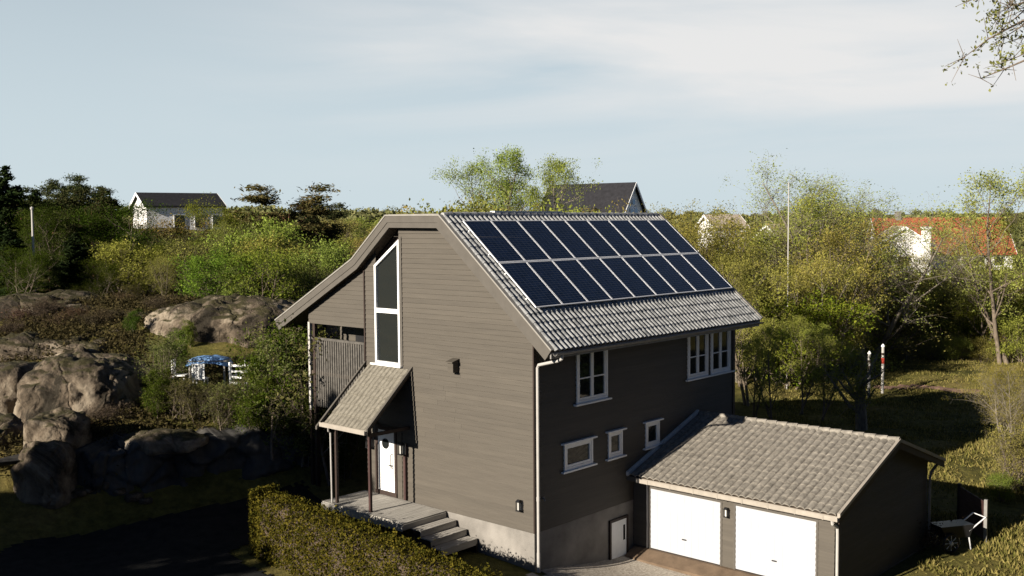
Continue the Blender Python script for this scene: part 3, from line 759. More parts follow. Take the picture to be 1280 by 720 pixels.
# ------------------------------------------------------------------ solar panels
PW, PH = 1.180, 1.855
P0 = Vector((.29, 0.15, 7.335))                     # lower near corner of the array
ORD = ['first', 'second', 'third', 'fourth', 'fifth', 'sixth', 'seventh', 'eighth', 'last']
fr = MB(); t = .03; h = .035
fr.box(0, t, 0, PH-.012, 0, h); fr.box(PW-.012-t, PW-.012, 0, PH-.012, 0, h); fr.box(t, PW-.012-t, 0, t, 0, h); fr.box(t, PW-.012-t, PH-.012-t, PH-.012, 0, h)
pan = MB(); pan.box(t, PW-.012-t, t, PH-.012-t, .004, .029)
first = None
rotm = Matrix(((1, 0, 0), (0, upv.y, nr_.y), (0, upv.z, nr_.z)))
for r, row in enumerate(('lower', 'upper')):
    for c in range(9):
        lab = f'dark blue solar panel, {ORD[c]} from the gable end in the {row} row'
        if first is None:
            first = empty('solar_panel', lab, 'solar panel', group='solar panels on the roof')
            fo = fr.build('frame', M['alu'], first); co = pan.build('cells', M['cells'], first)
            uv = co.data.uv_layers.new(name='UVMap')
            for lp in co.data.loops:
                q = co.data.vertices[lp.vertex_index].co; uv.data[lp.index].uv = (q.x-t, q.y-t)
            o = first
        else:
            o = copy_tree(first); o['label'] = lab
        o.rotation_euler = rotm.to_euler()
        o.location = P0+Vector((1, 0, 0))*(c*PW)+upv*(r*(PH+.015))+nr_*.0
mb = MB()
for r in range(2):
    for f_ in (.22, .78):
        a = P0+upv*(r*(PH+.015)+f_*PH)-nr_*.03
        mb.bar(a-Vector((.03, 0, 0)), a+Vector((9*PW+.03, 0, 0)), .04, .04)
mb.build('mounting_rails', M['alu'], roof)

# ------------------------------------------------------------------ the garage
gar = empty('garage', 'low double garage with white doors and a weathered beige tiled roof', 'garage', (0, 0, 0))
GX0, GX1, GYR = 4.68, 11.3, -6.6
EF, RD, ER = (4.30, 1.93), (8.31, 3.27), (12.0, 2.04)
ztop = lambda x: EF[1]+(x-EF[0])*(RD[1]-EF[1])/(RD[0]-EF[0])-.13 if x < RD[0] else RD[1]+(x-RD[0])*(ER[1]-RD[1])/(ER[0]-RD[0])-.13
mb = MB()
lap_wall(mb, lambda u, o, z: (GX0-o, u, z), lambda z: (GYR, -.03), -.45, 1.85, [(-3.10, -.68, -.4, 1.56), (-6.06, -3.62, -.4, 1.56)])
def prof_g(z):
    lo, hi = GX0, GX1
    if z > ztop(GX0): lo = EF[0]+(z+.13-EF[1])*(RD[0]-EF[0])/(RD[1]-EF[1])
    if z > ztop(GX1): hi = ER[0]+(z+.13-ER[1])*(RD[0]-ER[0])/(RD[1]-ER[1])
    return (lo, hi) if hi > lo else None
lap_wall(mb, lambda u, o, z: (u, GYR-o, z), prof_g, -.55, 3.13)
lap_wall(mb, lambda u, o, z: (GX1+o, u, z), lambda z: (GYR, -.03), -.45, 2.0)
mb.build('wall', M['siding'], gar)
mb = MB(); mb.box(GX0+.1, GX1-.05, GYR+.05, -.06, -.5, 1.7); mb.prism([(GX0+.1, 1.7), (GX1-.05, 1.7), (RD[0], 3.08)], 'y', GYR+.05, -.06); mb.build('inner_wall', M['dark'], gar)
mb = MB(); mb.box(GX0+.01, GX1, GYR+.005, -.03, -1.2, -.44); mb.build('plinth', M['concrete'], gar)
mb = MB(); mb.prism([(GX0+.02, -1.0), (GX0+.02, -.325), (GX0-.12, -.33), (GX0-.62, -.52), (GX0-.64, -1.0)], 'y', -6.5, -.12); mb.build('ramp', M['brown_concrete'], gar)
for y0, y1 in ((-3.12, -.66), (-6.08, -3.60)):
    d = MB(); n = 10; w = (y1-y0-.02)/n
    for k in range(n): d.box(GX0-.012, GX0+.03, y0+.01+k*w, y0+.01+(k+1)*w-.003, -.30, 1.54)
    d.box(GX0-.0085, GX0+.02, y0+.01, y1-.01, -.298, 1.538)
    dd = d.build('garage_door', M['door_white'], gar)
    hb = MB(); ym = (y0+y1)/2; hb.box(GX0-.05, GX0-.0125, ym-.07, ym+.07, .18, .21); hb.build('handle', M['black'], dd)
    hb = MB(); hb.box(GX0-.02, GX0+.03, y0+.01, y1-.01, -.322, -.302); hb.build('bottom_seal', M['black'], dd)
    f_ = MB(); f_.box(GX0-.03, GX0+.05, y0-.05, y0+.006, -.33, 1.60); f_.box(GX0-.03, GX0+.05, y1-.006, y1+.05, -.33, 1.60); f_.box(GX0-.028, GX0+.05, y0+.006, y1-.006, 1.545, 1.61)
    f_.build('door_frame', M['trim'], dd)
gro = empty('roof', None, None); gro.parent = gar
mb = MB()
YR, YL = -6.90, -.035
mb.prism([(EF[0]+.02, EF[1]-.12), (RD[0], RD[1]-.13), (ER[0]-.02, ER[1]-.12), (ER[0]-.02, ER[1]-.02), (RD[0], RD[1]-.02), (EF[0]+.02, EF[1]-.02)], 'y', YR+.03, YL)
mb.build('roof_slab', M['soffit'], gro)
u = Vector((RD[0]-EF[0], 0, RD[1]-EF[1])); n = Vector((-u.z, 0, u.x)).normalized()
mb = MB(); tiles(mb, (EF[0], YL-.10, EF[1]), (0, -1, 0), u.normalized(), n, YL-YR-.2, u.length, .225, .36, .062, .014, seg=8, prof=lambda t: math.sin(math.pi*t)**.6)
u2 = Vector((RD[0]-ER[0], 0, RD[1]-ER[1])); n2 = Vector((u2.z, 0, -u2.x)).normalized()
tiles(mb, (ER[0], YR+.1, ER[1]), (0, 1, 0), u2.normalized(), n2, YL-YR-.2, u2.length, .225, .36, .06, .014, seg=4)
mb.build('roof_tiles', M['garage_tile'], gro)
mb = MB(); y = YL-.10
while y > YR+.1:
    mb.tube([(RD[0], y, RD[1]+.015), (RD[0], y-.37, RD[1]+.03)], [.085, .10], 10); y -= .355
mb.build('ridge_tiles', M['garage_tile'], gro)
mb = MB(); mb.prism([(EF[0]-.03, EF[1]+.0), (RD[0], RD[1]+.02), (RD[0], RD[1]+.13), (EF[0]-.03, EF[1]+.11)], 'y', -.12, -.034); mb.build('wall_flashing', M['verge'], gro)
for yy, nm in ((YR, 'verge_trim'), (YL-.05, 'verge_trim')):
    mb = MB()
    mb.prism([(EF[0]-.02, EF[1]-.03), (RD[0], RD[1]-.02), (RD[0], RD[1]+.075), (EF[0]-.02, EF[1]+.07)], 'y', yy-.02, yy+.06)
    mb.prism([(ER[0]+.02, ER[1]-.03), (RD[0], RD[1]-.02), (RD[0], RD[1]+.075), (ER[0]+.02, ER[1]+.07)], 'y', yy-.018, yy+.058)
    mb.build(nm, M['garage_trim'], gro)
mb = MB(); mb.prism([(EF[0], EF[1]-.22), (RD[0], RD[1]-.23), (RD[0], RD[1]-.0), (EF[0], EF[1]-.0)], 'y', YR+.012, YR+.035)
mb.prism([(ER[0], ER[1]-.22), (RD[0]+.001, RD[1]-.23), (RD[0]+.001, RD[1]-.0), (ER[0], ER[1]-.0)], 'y', YR+.012, YR+.035); mb.build('barge_board', M['dark'], gro)
mb = MB()
ex, ez = EF[0]-.06, EF[1]-.075
mb.prism([(ex-.07, ez+.06), (ex-.07, ez-.06), (ex+.06, ez-.06), (ex+.06, ez+.05), (ex+.05, ez+.05), (ex+.05, ez-.045), (ex-.058, ez-.045), (ex-.058, ez+.06)], 'y', YR+.01, YL-.42)
y = YR+.4
while y < YL-.5: mb.box(ex-.082, ex-.068, y, y+.03, ez-.07, ez+.066); y += .80
mb.build('gutter', M['garage_trim'], gro)
mb = MB(); mb.box(EF[0]+.01, EF[0]+.04, YR+.03, YL, EF[1]-.16, EF[1]-.03); mb.build('eave_board', M['trim'], gro)
mb = MB(); mb.tube([(ex, -6.72, ez-.05), (ex+.02, -6.72, ez-.16), (GX0-.08, -6.70, ez-.34), (GX0-.06, -6.70, ez-.5), (GX0-.06, -6.70, -.6)], .042, 8); mb.build('downpipe', M['pipe'], gar)
mb = MB(); mb.tube([(GX0-.05, -.58, ez-.1), (GX0-.05, -.58, -.3)], .03, 8); mb.build('downpipe', M['pipe'], gar)
mb = MB(); mb.tube([(ER[0]-.2, -6.72, ER[1]-.12), (GX1+.05, -6.70, 1.75), (GX1-.03, -6.70, 1.6), (GX1-.03, -6.70, -.5)], .042, 8); mb.build('downpipe', M['gutter'], gar)
wall_lamp('wall_lamp', (GX0-.022, -3.35, 1.30), 'x', 'lantern on the timber pillar between the white garage doors').scale = (.7, .7, .75)
mb = MB(); mb.tube([(.30, -.03, 2.02), (.30, -.12, 2.02), (.30, -.14, 1.96)], .022, 8); mb.tube([(.26, -.09, 2.06), (.34, -.09, 2.06)], .012, 6)
tag(mb.build('wall_tap', M['gutter']), 'small metal tap on the dark side wall beside the downpipe', 'tap')
# ------------------------------------------------------------------ rocks
def rock(name, label, cat, loc, size, seed, sub=5, rough=.28, rz=0.0, cat_kind=None, boxy=.35, group=None):
    import bmesh
    bm = bmesh.new(); bmesh.ops.create_icosphere(bm, subdivisions=sub, radius=1)
    off = Vector((seed*7.3, seed*3.1, seed*1.7))
    c, s = math.cos(rz), math.sin(rz)
    mean = (size[0]*size[1]*size[2])**(1/3)
    for v in bm.verts:
        p = v.co.copy()
        q = Vector([math.copysign(abs(a)**(1-boxy), a) for a in p])         # squarer shoulders
        w = Vector((q.x*size[0], q.y*size[1], q.z*size[2]))
        k = mnoise.fractal(w*.38+off, 0.9, 2.1, 6)
        r2 = mnoise.ridged_multi_fractal(w*.22+off, 1.0, 2.2, 4, 1.0, 2.0)-1.0
        wq = Vector((w.x, w.y, w.z*1.3))*(.62/max(.7, mean**.5))+off+Vector((1, 1, 1))*.25*mnoise.noise(w*.8+off)
        dist, vp = mnoise.voronoi(wq)
        st = mnoise.noise(vp[0]*3.7)
        crack = math.exp(-max(0, dist[1]-dist[0])*14)
        d = (k*.65-max(0, r2)*.14+st*.55-crack*.40)*rough*mean
        d += mnoise.fractal(w*1.5+off, .8, 2.1, 5)*.085*min(1.5, mean)-max(0, mnoise.ridged_multi_fractal(w*.55+off*2, .9, 2.1, 4, 1, 2)-1.15)*.22*min(1.4, mean)
        w += p.normalized()*d
        v.co = (w.x*c-w.y*s, w.x*s+w.y*c, w.z)
    me = bpy.data.meshes.new(name); bm.to_mesh(me); bm.free()
    me.polygons.foreach_set('use_smooth', [True]*len(me.polygons)); me.materials.append(M['rock'])
    o = link(name, me); o.location = loc
    return tag(o, label, cat, group)
RV = -YAW                               # a rock's x axis along the picture plane
def rk(label, u0, u1, vt, vb, D, depth, seed, sub=5, rough=.28, boxy=.35, lift=0.0, name='rock_outcrop'):
    c = at((u0+u1)/2, (vt+vb)/2, D+depth*.6)
    w = (u1-u0)/2*D/FPX; h = (vb-vt)/2*D/FPX
    return rock(name, label, 'rock', (c[0], c[1], c[2]+lift), (w, depth, h), seed, sub, rough, YAW-math.pi/2, boxy=boxy)
rk('broad smooth granite dome behind the shrubs left of the house', 180, 425, 368, 462, 44, 3.4, 1, 6, .085, .15)
rk('weathered granite ridge under the brown heather at the upper left', -40, 140, 366, 445, 47, 3.0, 2, rough=.25)
rk('big rounded granite face above the dark rock cut', 34, 194, 438, 575, 36.3, 2.6, 3, 6, .14, .25)
rk('pale rock lump tucked left of the big rounded granite face', -30, 62, 452, 575, 37.5, 2.0, 4, rough=.3)
rk('narrow sunlit rock pillar at the left end of the dark cut', 20, 92, 548, 645, 31.0, .8, 5, 5, .25, .35)
rk('sunlit rock lump on top of the narrow rock pillar', 36, 112, 508, 590, 32.2, 1.0, 12, 5, .25, .35)
rk('small pale slab on the top edge of the dark rock cut', 150, 262, 538, 566, 33.2, .9, 6, 5, .15, .2)
rk('low flat rock under the green shrub on the ledge', 225, 330, 528, 566, 36, 1.2, 7, 4, .25, .3)
rk('rough broken granite shelf between heather ridge and big rounded face', -20, 170, 418, 480, 41.5, 2.2, 14, 5, .4, .45)
rk('low granite hump under the bushes left of the dome', 120, 215, 392, 445, 45.5, 1.8, 15, 4, .35, .3)
rk('dark granite block at the left edge below the pale lump', -70, 30, 520, 640, 32.5, 1.2, 17, 5, .35, .5)
# blasted rock wall behind the yard: one long uneven face
def rock_wall():
    path = [(-7.0,13.6),(-7.1,12.9),(-6.7,12.3),(-5.6,12.0),(-4.2,11.9),(-2.8,11.3),(-1.4,10.9),(-.2,10.5),(1.5,10.5),(2.9,10.6)]
    nu, nv = 230, 56
    P = [Vector((a, b, 0)) for a, b in path]
    V = []; F = []
    for i in range(nu+1):
        t = i/nu*(len(P)-1); k = min(int(t), len(P)-2); f = t-k
        c = P[k].lerp(P[k+1], f); d = (P[k+1]-P[k]).normalized(); n = Vector((-d.y, d.x, 0)); n = -n if n.y > 0 else n
        top = 2.55+.45*mnoise.noise(Vector((i*.05, 2, 0)))+.16*mnoise.noise(Vector((i*.22, 5, 0)))
        for j in range(nv+1):
            s = j/nv
            if s < .62: z = .1+(top-.1)*s/.62; back = .28*s/.62
            else:
                e = (s-.62)/.38; z = top+.10*e; back = .28+2.6*e
            w = Vector((c.x, c.y, z*1.3))
            ds, vp = mnoise.voronoi(Vector((w.x*.8, w.y*.8, w.z*.75))+Vector((1, 0, 1))*.3*mnoise.noise(w*1.1)); dd = .26*mnoise.fractal(w*.7, 1, 2, 5)+.42*mnoise.noise(vp[0]*3.3)-.20*math.exp(-max(0, ds[1]-ds[0])*12)+.06*mnoise.fractal(w*4, 1, 2, 4)
            q = c-n*back+n*dd*(1 if s < .62 else .3)
            V.append((q.x, q.y, z+(.12*mnoise.fractal(w*1.4, 1, 2, 4) if s > .5 else 0)))
    for i in range(nu):
        for j in range(nv):
            a = i*(nv+1)+j; F.append((a, a+nv+1, a+nv+2, a+1))
    return tag(link('rock_wall', mesh_np('rock_wall', V, F, M['shade_dark_rock'], True)), 'long dark blasted rock wall behind the shaded yard', 'rock wall')
rock_wall()
rg = random.Random(11)
r0 = None
for k in range(9):
    u = 70+k*14+rg.uniform(-5, 5); q = at(u, 632+rg.uniform(-8, 12), 32.5); x, y = q[0], q[1]
    y = min(y, 12.6)
    if r0 is None:
        r0 = rock('stone', 'loose grey stone lying at the foot of the dark rock wall', 'stone', (x, y, gz(x, y)+.05), (.30, .22, .16), 20, 3, .3, 0, group='loose stones under the rock wall'); o = r0
    else:
        o = copy_tree(r0); o.location = (x, y, gz(x, y)+.05)
    o.rotation_euler.z = rg.uniform(0, 6); sc = rg.uniform(.5, 1.3); o.scale = (sc, sc, sc*.9)

# ------------------------------------------------------------------ plants
def leaf_quads(C, size, rng, aspect=.55, flat=0.0, sag=None):
    """leaf shaped quads at the points C"""
    n = len(C)
    a = rng.normal(size=(n, 3)); a[:, 2] *= (1-flat); a /= np.linalg.norm(a, axis=1, keepdims=True)
    b = rng.normal(size=(n, 3)); b[:, 2] *= (1-flat); b -= a*(a*b).sum(1, keepdims=True); b /= np.linalg.norm(b, axis=1, keepdims=True)
    s = (size*np.exp(rng.normal(0, .28, n)))[:, None]
    nrm = np.cross(a, b)
    V = np.stack([C-a*s*.5, C+b*s*aspect*.5+nrm*s*.08, C+a*s*.5, C-b*s*aspect*.5+nrm*s*.08], 1).reshape(-1, 3)
    F = np.arange(n*4).reshape(n, 4)
    return V, F
def tube_mesh(segs, sides=5):
    """segs: (p0, p1, r0, r1)"""
    A = np.array([s[0] for s in segs]); B = np.array([s[1] for s in segs]); ra = np.array([s[2] for s in segs]); rb = np.array([s[3] for s in segs])
    d = B-A; d /= np.maximum(1e-6, np.linalg.norm(d, axis=1, keepdims=True))
    h = np.where(np.abs(d[:, 2:3]) > .9, np.array([[1., 0, 0]]), np.array([[0, 0, 1.]]))
    u = np.cross(d, h); u /= np.linalg.norm(u, axis=1, keepdims=True); w = np.cross(d, u)
    V = []; n = len(A)
    for P, r in ((A, ra), (B, rb)):
        for k in range(sides):
            t = 2*math.pi*k/sides
            V.append(P+(u*math.cos(t)+w*math.sin(t))*r[:, None])
    V = np.stack(V, 1).reshape(-1, 3)
    base = (np.arange(n)*2*sides)[:, None]
    F = np.concatenate([base+np.array([[k, (k+1) % sides, sides+(k+1) % sides, sides+k]]) for k in range(sides)], 0)
    return V, F
def nrm(v): return v/max(1e-6, np.linalg.norm(v))
def limb(rng, p, d, L, r, n, up, wob, r_end=.35):
    """a curved limb: list of points and radii"""
    P = [np.array(p, float)]; R = [r]; d = nrm(np.array(d, float))
    for i in range(n):
        d = nrm(d+np.array([0, 0, up/n])+rng.normal(0, wob, 3))
        P.append(P[-1]+d*L/n); R.append(r*(1-(1-r_end)*(i+1)/n))
    return P, R, d
def grow(seed, H, stems=1, base=.2, spread=.35, mains=12, up=.55, prof='round', lean=.06, r0=None, twigs=3, subs=4, wob=.16):
    """wood segments and twig points of a broadleaf plant"""
    rng = np.random.default_rng(seed); segs = []; tips = []; tr = r0 or H*.018
    for s in range(stems):
        a = rng.uniform(0, 6.28); out_ = 0 if stems == 1 else rng.uniform(.18, .5)
        d = np.array([math.cos(a)*out_+rng.normal(0, lean), math.sin(a)*out_+rng.normal(0, lean), 1.0])
        h = H*(.95 if s == 0 else rng.uniform(.62, .95)); n = 9
        P, R, _ = limb(rng, (rng.normal(0, .05*stems), rng.normal(0, .05*stems), -.15), d, h, tr*(1 if stems == 1 else .7), n, .25 if stems > 1 else .1, lean, .12)
        for i in range(n): segs.append((P[i], P[i+1], R[i], R[i+1]))
        m = max(4, int(mains/(stems**.6)))
        for k in range(m):
            t = base+(1-base)*(k+rng.uniform(0, .9))/m
            x = t*n; i = min(int(x), n-1); p = P[i]+(P[i+1]-P[i])*(x-i); rr = (R[i]+(R[i+1]-R[i])*(x-i))
            az = k*2.4+rng.uniform(-.6, .6)
            e = (t-base)/(1-base)
            if prof == 'round': f = math.sin(math.pi*min(1, .18+.80*e))**.7
            elif prof == 'cone': f = (1-e)*.9+.14
            else: f = .35+.65*e if e < .75 else 1-(e-.75)*1.6
            L = H*spread*f*rng.uniform(.75, 1.2)
            el = up+.5*e
            dd = (math.cos(az), math.sin(az), el)
            Q, RR, _ = limb(rng, p, dd, L, max(.006, rr*.55), 5, .35, wob, .2)
            for j in range(5): segs.append((Q[j], Q[j+1], RR[j], RR[j+1]))
            for q in range(subs):
                tt = rng.uniform(.3, 1)*5; j = min(int(tt), 4); pp = Q[j]+(Q[j+1]-Q[j])*(tt-j)
                d2 = nrm(nrm(Q[j+1]-Q[j])*.7+rng.normal(0, .65, 3)+np.array([0, 0, .25]))
                T, TR, _ = limb(rng, pp, d2, L*rng.uniform(.28, .5), RR[j]*.5, 3, .2, wob, .25)
                for j2 in range(3): segs.append((T[j2], T[j2+1], TR[j2], TR[j2+1]))
                for w in range(twigs):
                    j2 = rng.integers(0, 3); d3 = nrm(nrm(T[j2+1]-T[j2])*.5+rng.normal(0, .7, 3)+np.array([0, 0, .1]))
                    l3 = L*rng.uniform(.12, .25); e3 = T[j2+1]+d3*l3
                    segs.append((T[j2+1], e3, TR[j2+1]*.6, max(.0025, TR[j2+1]*.25)))
                    tips += [T[j2+1]+d3*l3*.5, e3]
                tips.append(T[-1]); tips.append(T[1])
            tips.append(Q[-1])
    return segs, np.array(tips)
def make_plant(name, seed, H, leaves, lsize, lm, bm_, clump=.22, aspect=.55, drop=0.0, sides=5, **kw):
    """wood and crown meshes, base at the origin, H high"""
    rng = np.random.default_rng(seed+1000)
    segs, tips = grow(seed, H, **kw)
    if drop:
        tips = tips[rng.random(len(tips)) > drop]
    wts = rng.gamma(.7, 1, len(tips)); wts /= wts.sum()
    cnt = rng.multinomial(leaves, wts)
    C = np.repeat(tips, cnt, 0)+np.clip(rng.normal(0, 1, (leaves, 3)), -1.5, 1.5)*clump*H*.1*np.array([1, 1, .8])
    C[:, 2] = np.maximum(C[:, 2], .05)
    V, F = leaf_quads(C, lsize, rng, aspect)
    crown = mesh_np('crown', V, F, lm)
    V, F = tube_mesh(segs, sides); wood = mesh_np('trunk', V, F, bm_, True)
    return dict(wood=wood, crown=crown, H=float(C[:, 2].max()), W=float(np.percentile(np.hypot(C[:, 0], C[:, 1]), 97)))
def make_conifer(seed, H, lm, bm_, width=.22, whorls=26, n=6000, start=.06, droop=.35):
    rng = np.random.default_rng(seed); segs = [((0, 0, -.1), (0, 0, H*.5), H*.018, H*.011), ((0, 0, H*.5), (0, 0, H), H*.011, .01)]
    segs = [(np.array(a), np.array(b), c, d) for a, b, c, d in segs]; pts_ = []; dirs = []
    for k in range(whorls):
        t = start+(1-start)*(k/whorls)**.9; z = t*H; m = 6 if t < .8 else 4
        for q in range(m):
            az = rng.uniform(0, 6.28); L = H*width*(1-t)**.8*rng.uniform(.6, 1.15)+.12
            d = np.array([math.cos(az), math.sin(az), .25-droop*(1-t)])
            p0 = np.array([0, 0, z]); p1 = p0+d*L*.6; p2 = p1+(d+np.array([0, 0, .18]))*L*.4
            segs += [(p0, p1, .018, .01), (p1, p2, .01, .004)]
            cnt = max(4, int(L*22))
            s = rng.uniform(.12, 1, cnt)[:, None]; pp = p0+(p2-p0)*s
            w = (1-s)*.22*L+.05
            side_ = np.cross(d, [0, 0, 1.]); pp = pp+side_*rng.normal(0, 1, (cnt, 1))*w+np.array([0, 0, -.06])*rng.random((cnt, 1))
            pts_.append(pp)
    C = np.concatenate(pts_); idx = rng.choice(len(C), n, replace=n > len(C)); C = C[idx]+rng.normal(0, .05, (n, 3))
    V, F = leaf_quads(C, .26, rng, .35, flat=.55)
    V2, F2 = tube_mesh(segs, 5)
    return dict(wood=mesh_np('trunk', V2, F2, bm_, True), crown=mesh_np('crown', V, F, lm), H=H, W=H*width)
def make_pine(seed, H, lm, bm_, n=5000, spread=.36, base=.45):
    rng = np.random.default_rng(seed)
    segs, tips = grow(seed, H, base=base, spread=spread, mains=13, up=.25, prof='wide', r0=H*.02, twigs=2, subs=4, wob=.2, lean=.05)
    tips = tips[rng.random(len(tips)) > .35]
    wts = rng.gamma(.8, 1, len(tips)); cnt = rng.multinomial(n, wts/wts.sum())
    C = np.repeat(tips, cnt, 0)+rng.normal(0, 1, (n, 3))*np.array([.30, .30, .12])*H/8
    V, F = leaf_quads(C, .22, rng, .3, flat=.2)
    V2, F2 = tube_mesh(segs, 5)
    return dict(wood=mesh_np('trunk', V2, F2, bm_, True), crown=mesh_np('crown', V, F, lm), H=float(C[:, 2].max()), W=H*spread)

PL = {}
PL['birch'] = make_plant('birch', 1, 8, 17000, .068, M['leaf_spring'], M['pale_bark'], .25, base=.18, spread=.30, mains=26, up=.9, prof='round', drop=.25)
PL['birch2'] = make_plant('birch', 2, 8, 12500, .068, M['leaf_spring'], M['bark'], .26, base=.2, spread=.32, mains=22, up=.8, stems=2, drop=.3)
PL['broad'] = make_plant('broad', 3, 9, 19000, .08, M['leaf_spring'], M['bark'], .30, base=.22, spread=.33, mains=30, up=.7, stems=5, drop=.1, subs=6)
PL['broad2'] = make_plant('broad', 4, 9, 28000, .09, M['leaf_green'], M['bark'], .40, base=.15, spread=.38, mains=28, up=.55, stems=3, subs=6)
PL['bare'] = make_plant('bare', 5, 9, 30000, .052, M['leaf_grey'], M['pale_bark'], .22, base=.2, spread=.34, mains=34, up=.75, stems=6, subs=9, twigs=7, drop=.1)
PL['bush'] = make_plant('bush', 6, 4, 11500, .095, M['leaf_spring'], M['bark'], .55, base=.08, spread=.42, mains=30, up=.6, stems=6, subs=5)
PL['bush2'] = make_plant('bush', 7, 4, 12000, .095, M['leaf_green'], M['bark'], .6, base=.06, spread=.46, mains=30, up=.5, stems=6, subs=5)
PL['bush3'] = make_plant('bush', 8, 4, 8500, .08, M['leaf_olive'], M['bark'], .5, base=.06, spread=.45, mains=34, up=.6, stems=8, subs=6, twigs=4)
PL['shrub'] = make_plant('shrub', 9, 3.2, 13000, .075, M['leaf_green'], M['bark'], .5, base=.1, spread=.4, mains=24, up=.7, stems=5, subs=5)
PL['airy'] = make_plant('airy', 15, 8, 12000, .075, M['leaf_spring'], M['pale_bark'], .24, base=.14, spread=.32, mains=24, up=.75, stems=3, subs=5, twigs=4, drop=.25)
PL['shrub2'] = make_plant('shrub', 16, 3.2, 4200, .07, M['leaf_grey'], M['bark'], .35, base=.12, spread=.38, mains=24, up=.8, stems=7, subs=5, drop=.15)
PL['spruce'] = make_conifer(10, 8, M['needle'], M['dark_bark'], .26, 30, 20000)
PL['spruce2'] = make_conifer(11, 8, M['needle'], M['dark_bark'], .36, 30, 26000, .03, .2)
PL['pine'] = make_pine(12, 8, M['pine_needle'], M['pine_bark'], 16000, .40, .30)
PL['pine2'] = make_pine(13, 8, M['pine_needle'], M['pine_bark'], 8000, .20, .35)
PL['heather'] = make_plant('heather', 14, 1.0, 4500, .06, M['heather'], M['dark_bark'], 1.5, base=.05, spread=.9, mains=30, up=.5, stems=7, subs=4)
_used = set()
rgp = random.Random(4)
def plant(kind, name, label, cat, pos, H, wide=1.0, tint=None, group=None, rz=None, sink=.1):
    p = PL[kind]
    t = empty(name, label, cat, (pos[0], pos[1], gz(pos[0], pos[1])-sink), rgp.uniform(0, 6.28) if rz is None else rz, group)
    s = H/p['H']; t.scale = (s*wide, s*wide, s)
    w = link('trunk' if 'shrub' not in name and 'bush' not in name and 'heather' not in name else 'stems', p['wood'], t)
    c = link('crown', p['crown'], t)
    tt = tint or (1, 1, 1); j = [rgp.uniform(.9, 1.1) for _ in range(3)]
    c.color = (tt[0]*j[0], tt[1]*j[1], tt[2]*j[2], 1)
    return t
def pl(kind, name, label, cat, u, vtop, D, wide=1.0, tint=None, group=None, vbase=None):
    q = at(u, 279, D); x, y = q[0], q[1]
    if name != 'pine_tree' and vbase is None: pass
    g = gz(x, y); H = at(u, vtop, D)[2]-g+.1
    return plant(kind, name, label, cat, (x, y), max(.4, H), wide, tint, group)

# left: the wood on the hill
pl('spruce2', 'spruce_tree', 'dark broad spruce cut by the left edge of the photo', 'tree', 8, 206, 58, .95)
pl('spruce', 'spruce_tree', 'slim dark spruce right behind the pale flagpole', 'tree', 46, 236, 66, 1.2)
pl('pine2', 'pine_tree', 'thin scraggly pine top between the two dark spruce masses', 'tree', 62, 222, 72, 1.0)
pl('pine', 'pine_tree', 'tall dark pine left of the white house with the black roof', 'tree', 100, 217, 66, .9, (.8, .9, .8))
pl('spruce2', 'spruce_tree', 'wide dark evergreen below the white house with the black roof', 'tree', 130, 232, 60, 1.15)
pl('spruce2', 'spruce_tree', 'low dark evergreen right of the flagpole foot', 'tree', 92, 290, 55, 1.3)
pl('spruce2', 'spruce_tree', 'squat dark evergreen at the left edge below the broad spruce', 'tree', 12, 285, 52, 1.4)
pl('bush3', 'bush', 'reddish brown bush in front of the white house gable', 'bush', 205, 262, 64, 1.1, (1.0, .7, .6))
pl('bush', 'bush', 'rounded yellow-green tree at the left end of the sunny thicket', 'bush', 160, 292, 55, 1.15, (.95, .95, .8))
pl('broad2', 'broadleaf_tree', 'olive green tree below the dark roof of the white house', 'tree', 215, 290, 58, 1.0, (1.25, 1.05, .8))
pl('broad2', 'broadleaf_tree', 'olive tree just right of the white house', 'tree', 292, 240, 62, 1.0, (1.25, 1.0, .9))
pl('bush2', 'bush', 'fresh green bush low in the thicket above the granite dome', 'bush', 262, 305, 51, 1.2, (1.05, 1.15, 1.0))
pl('bush2', 'bush', 'fresh green bush at the right foot of the thicket beside the roof edge', 'bush', 335, 296, 51, 1.15, (1.15, 1.15, 1.0))
pl('bush', 'bush', 'yellow-green bush between the two pines on the hill', 'bush', 325, 262, 57, .9, (.85, .9, .8))
pl('bush', 'bush', 'yellow-green bush touching the sloping roof edge of the house', 'bush', 398, 290, 54, .9, (.8, .88, .8))
pl('pine', 'pine_tree', 'spreading flat-topped pine right of the white house', 'tree', 365, 229, 62, 1.7, (1.3, 1.1, 1.0))
pl('pine', 'pine_tree', 'dark lower pine beside the flat-topped pine', 'tree', 399, 252, 66, 1.2)
pl('bush3', 'bush', 'brownish bare bush between granite dome and rock ridge', 'bush', 165, 352, 52, 1.2, (.6, .6, .6))
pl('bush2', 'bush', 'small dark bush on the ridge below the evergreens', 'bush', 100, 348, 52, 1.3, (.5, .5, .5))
for k, (u, v, D, w) in enumerate([(430, 264, 95, 1.2), (455, 268, 110, 1.2), (478, 272, 90, 1.0), (415, 285, 75, 1.0), (448, 288, 80, 1.0), (505, 262, 100, 1.1), (530, 262, 105, 1.2)]):
    pl('bush' if k % 2 else 'bush3', 'bush', 'yellowish bush in the hollow behind the left roof slope', 'bush', u, v, D, w, (.95, .9, .8), 'bushes behind the left roof slope')
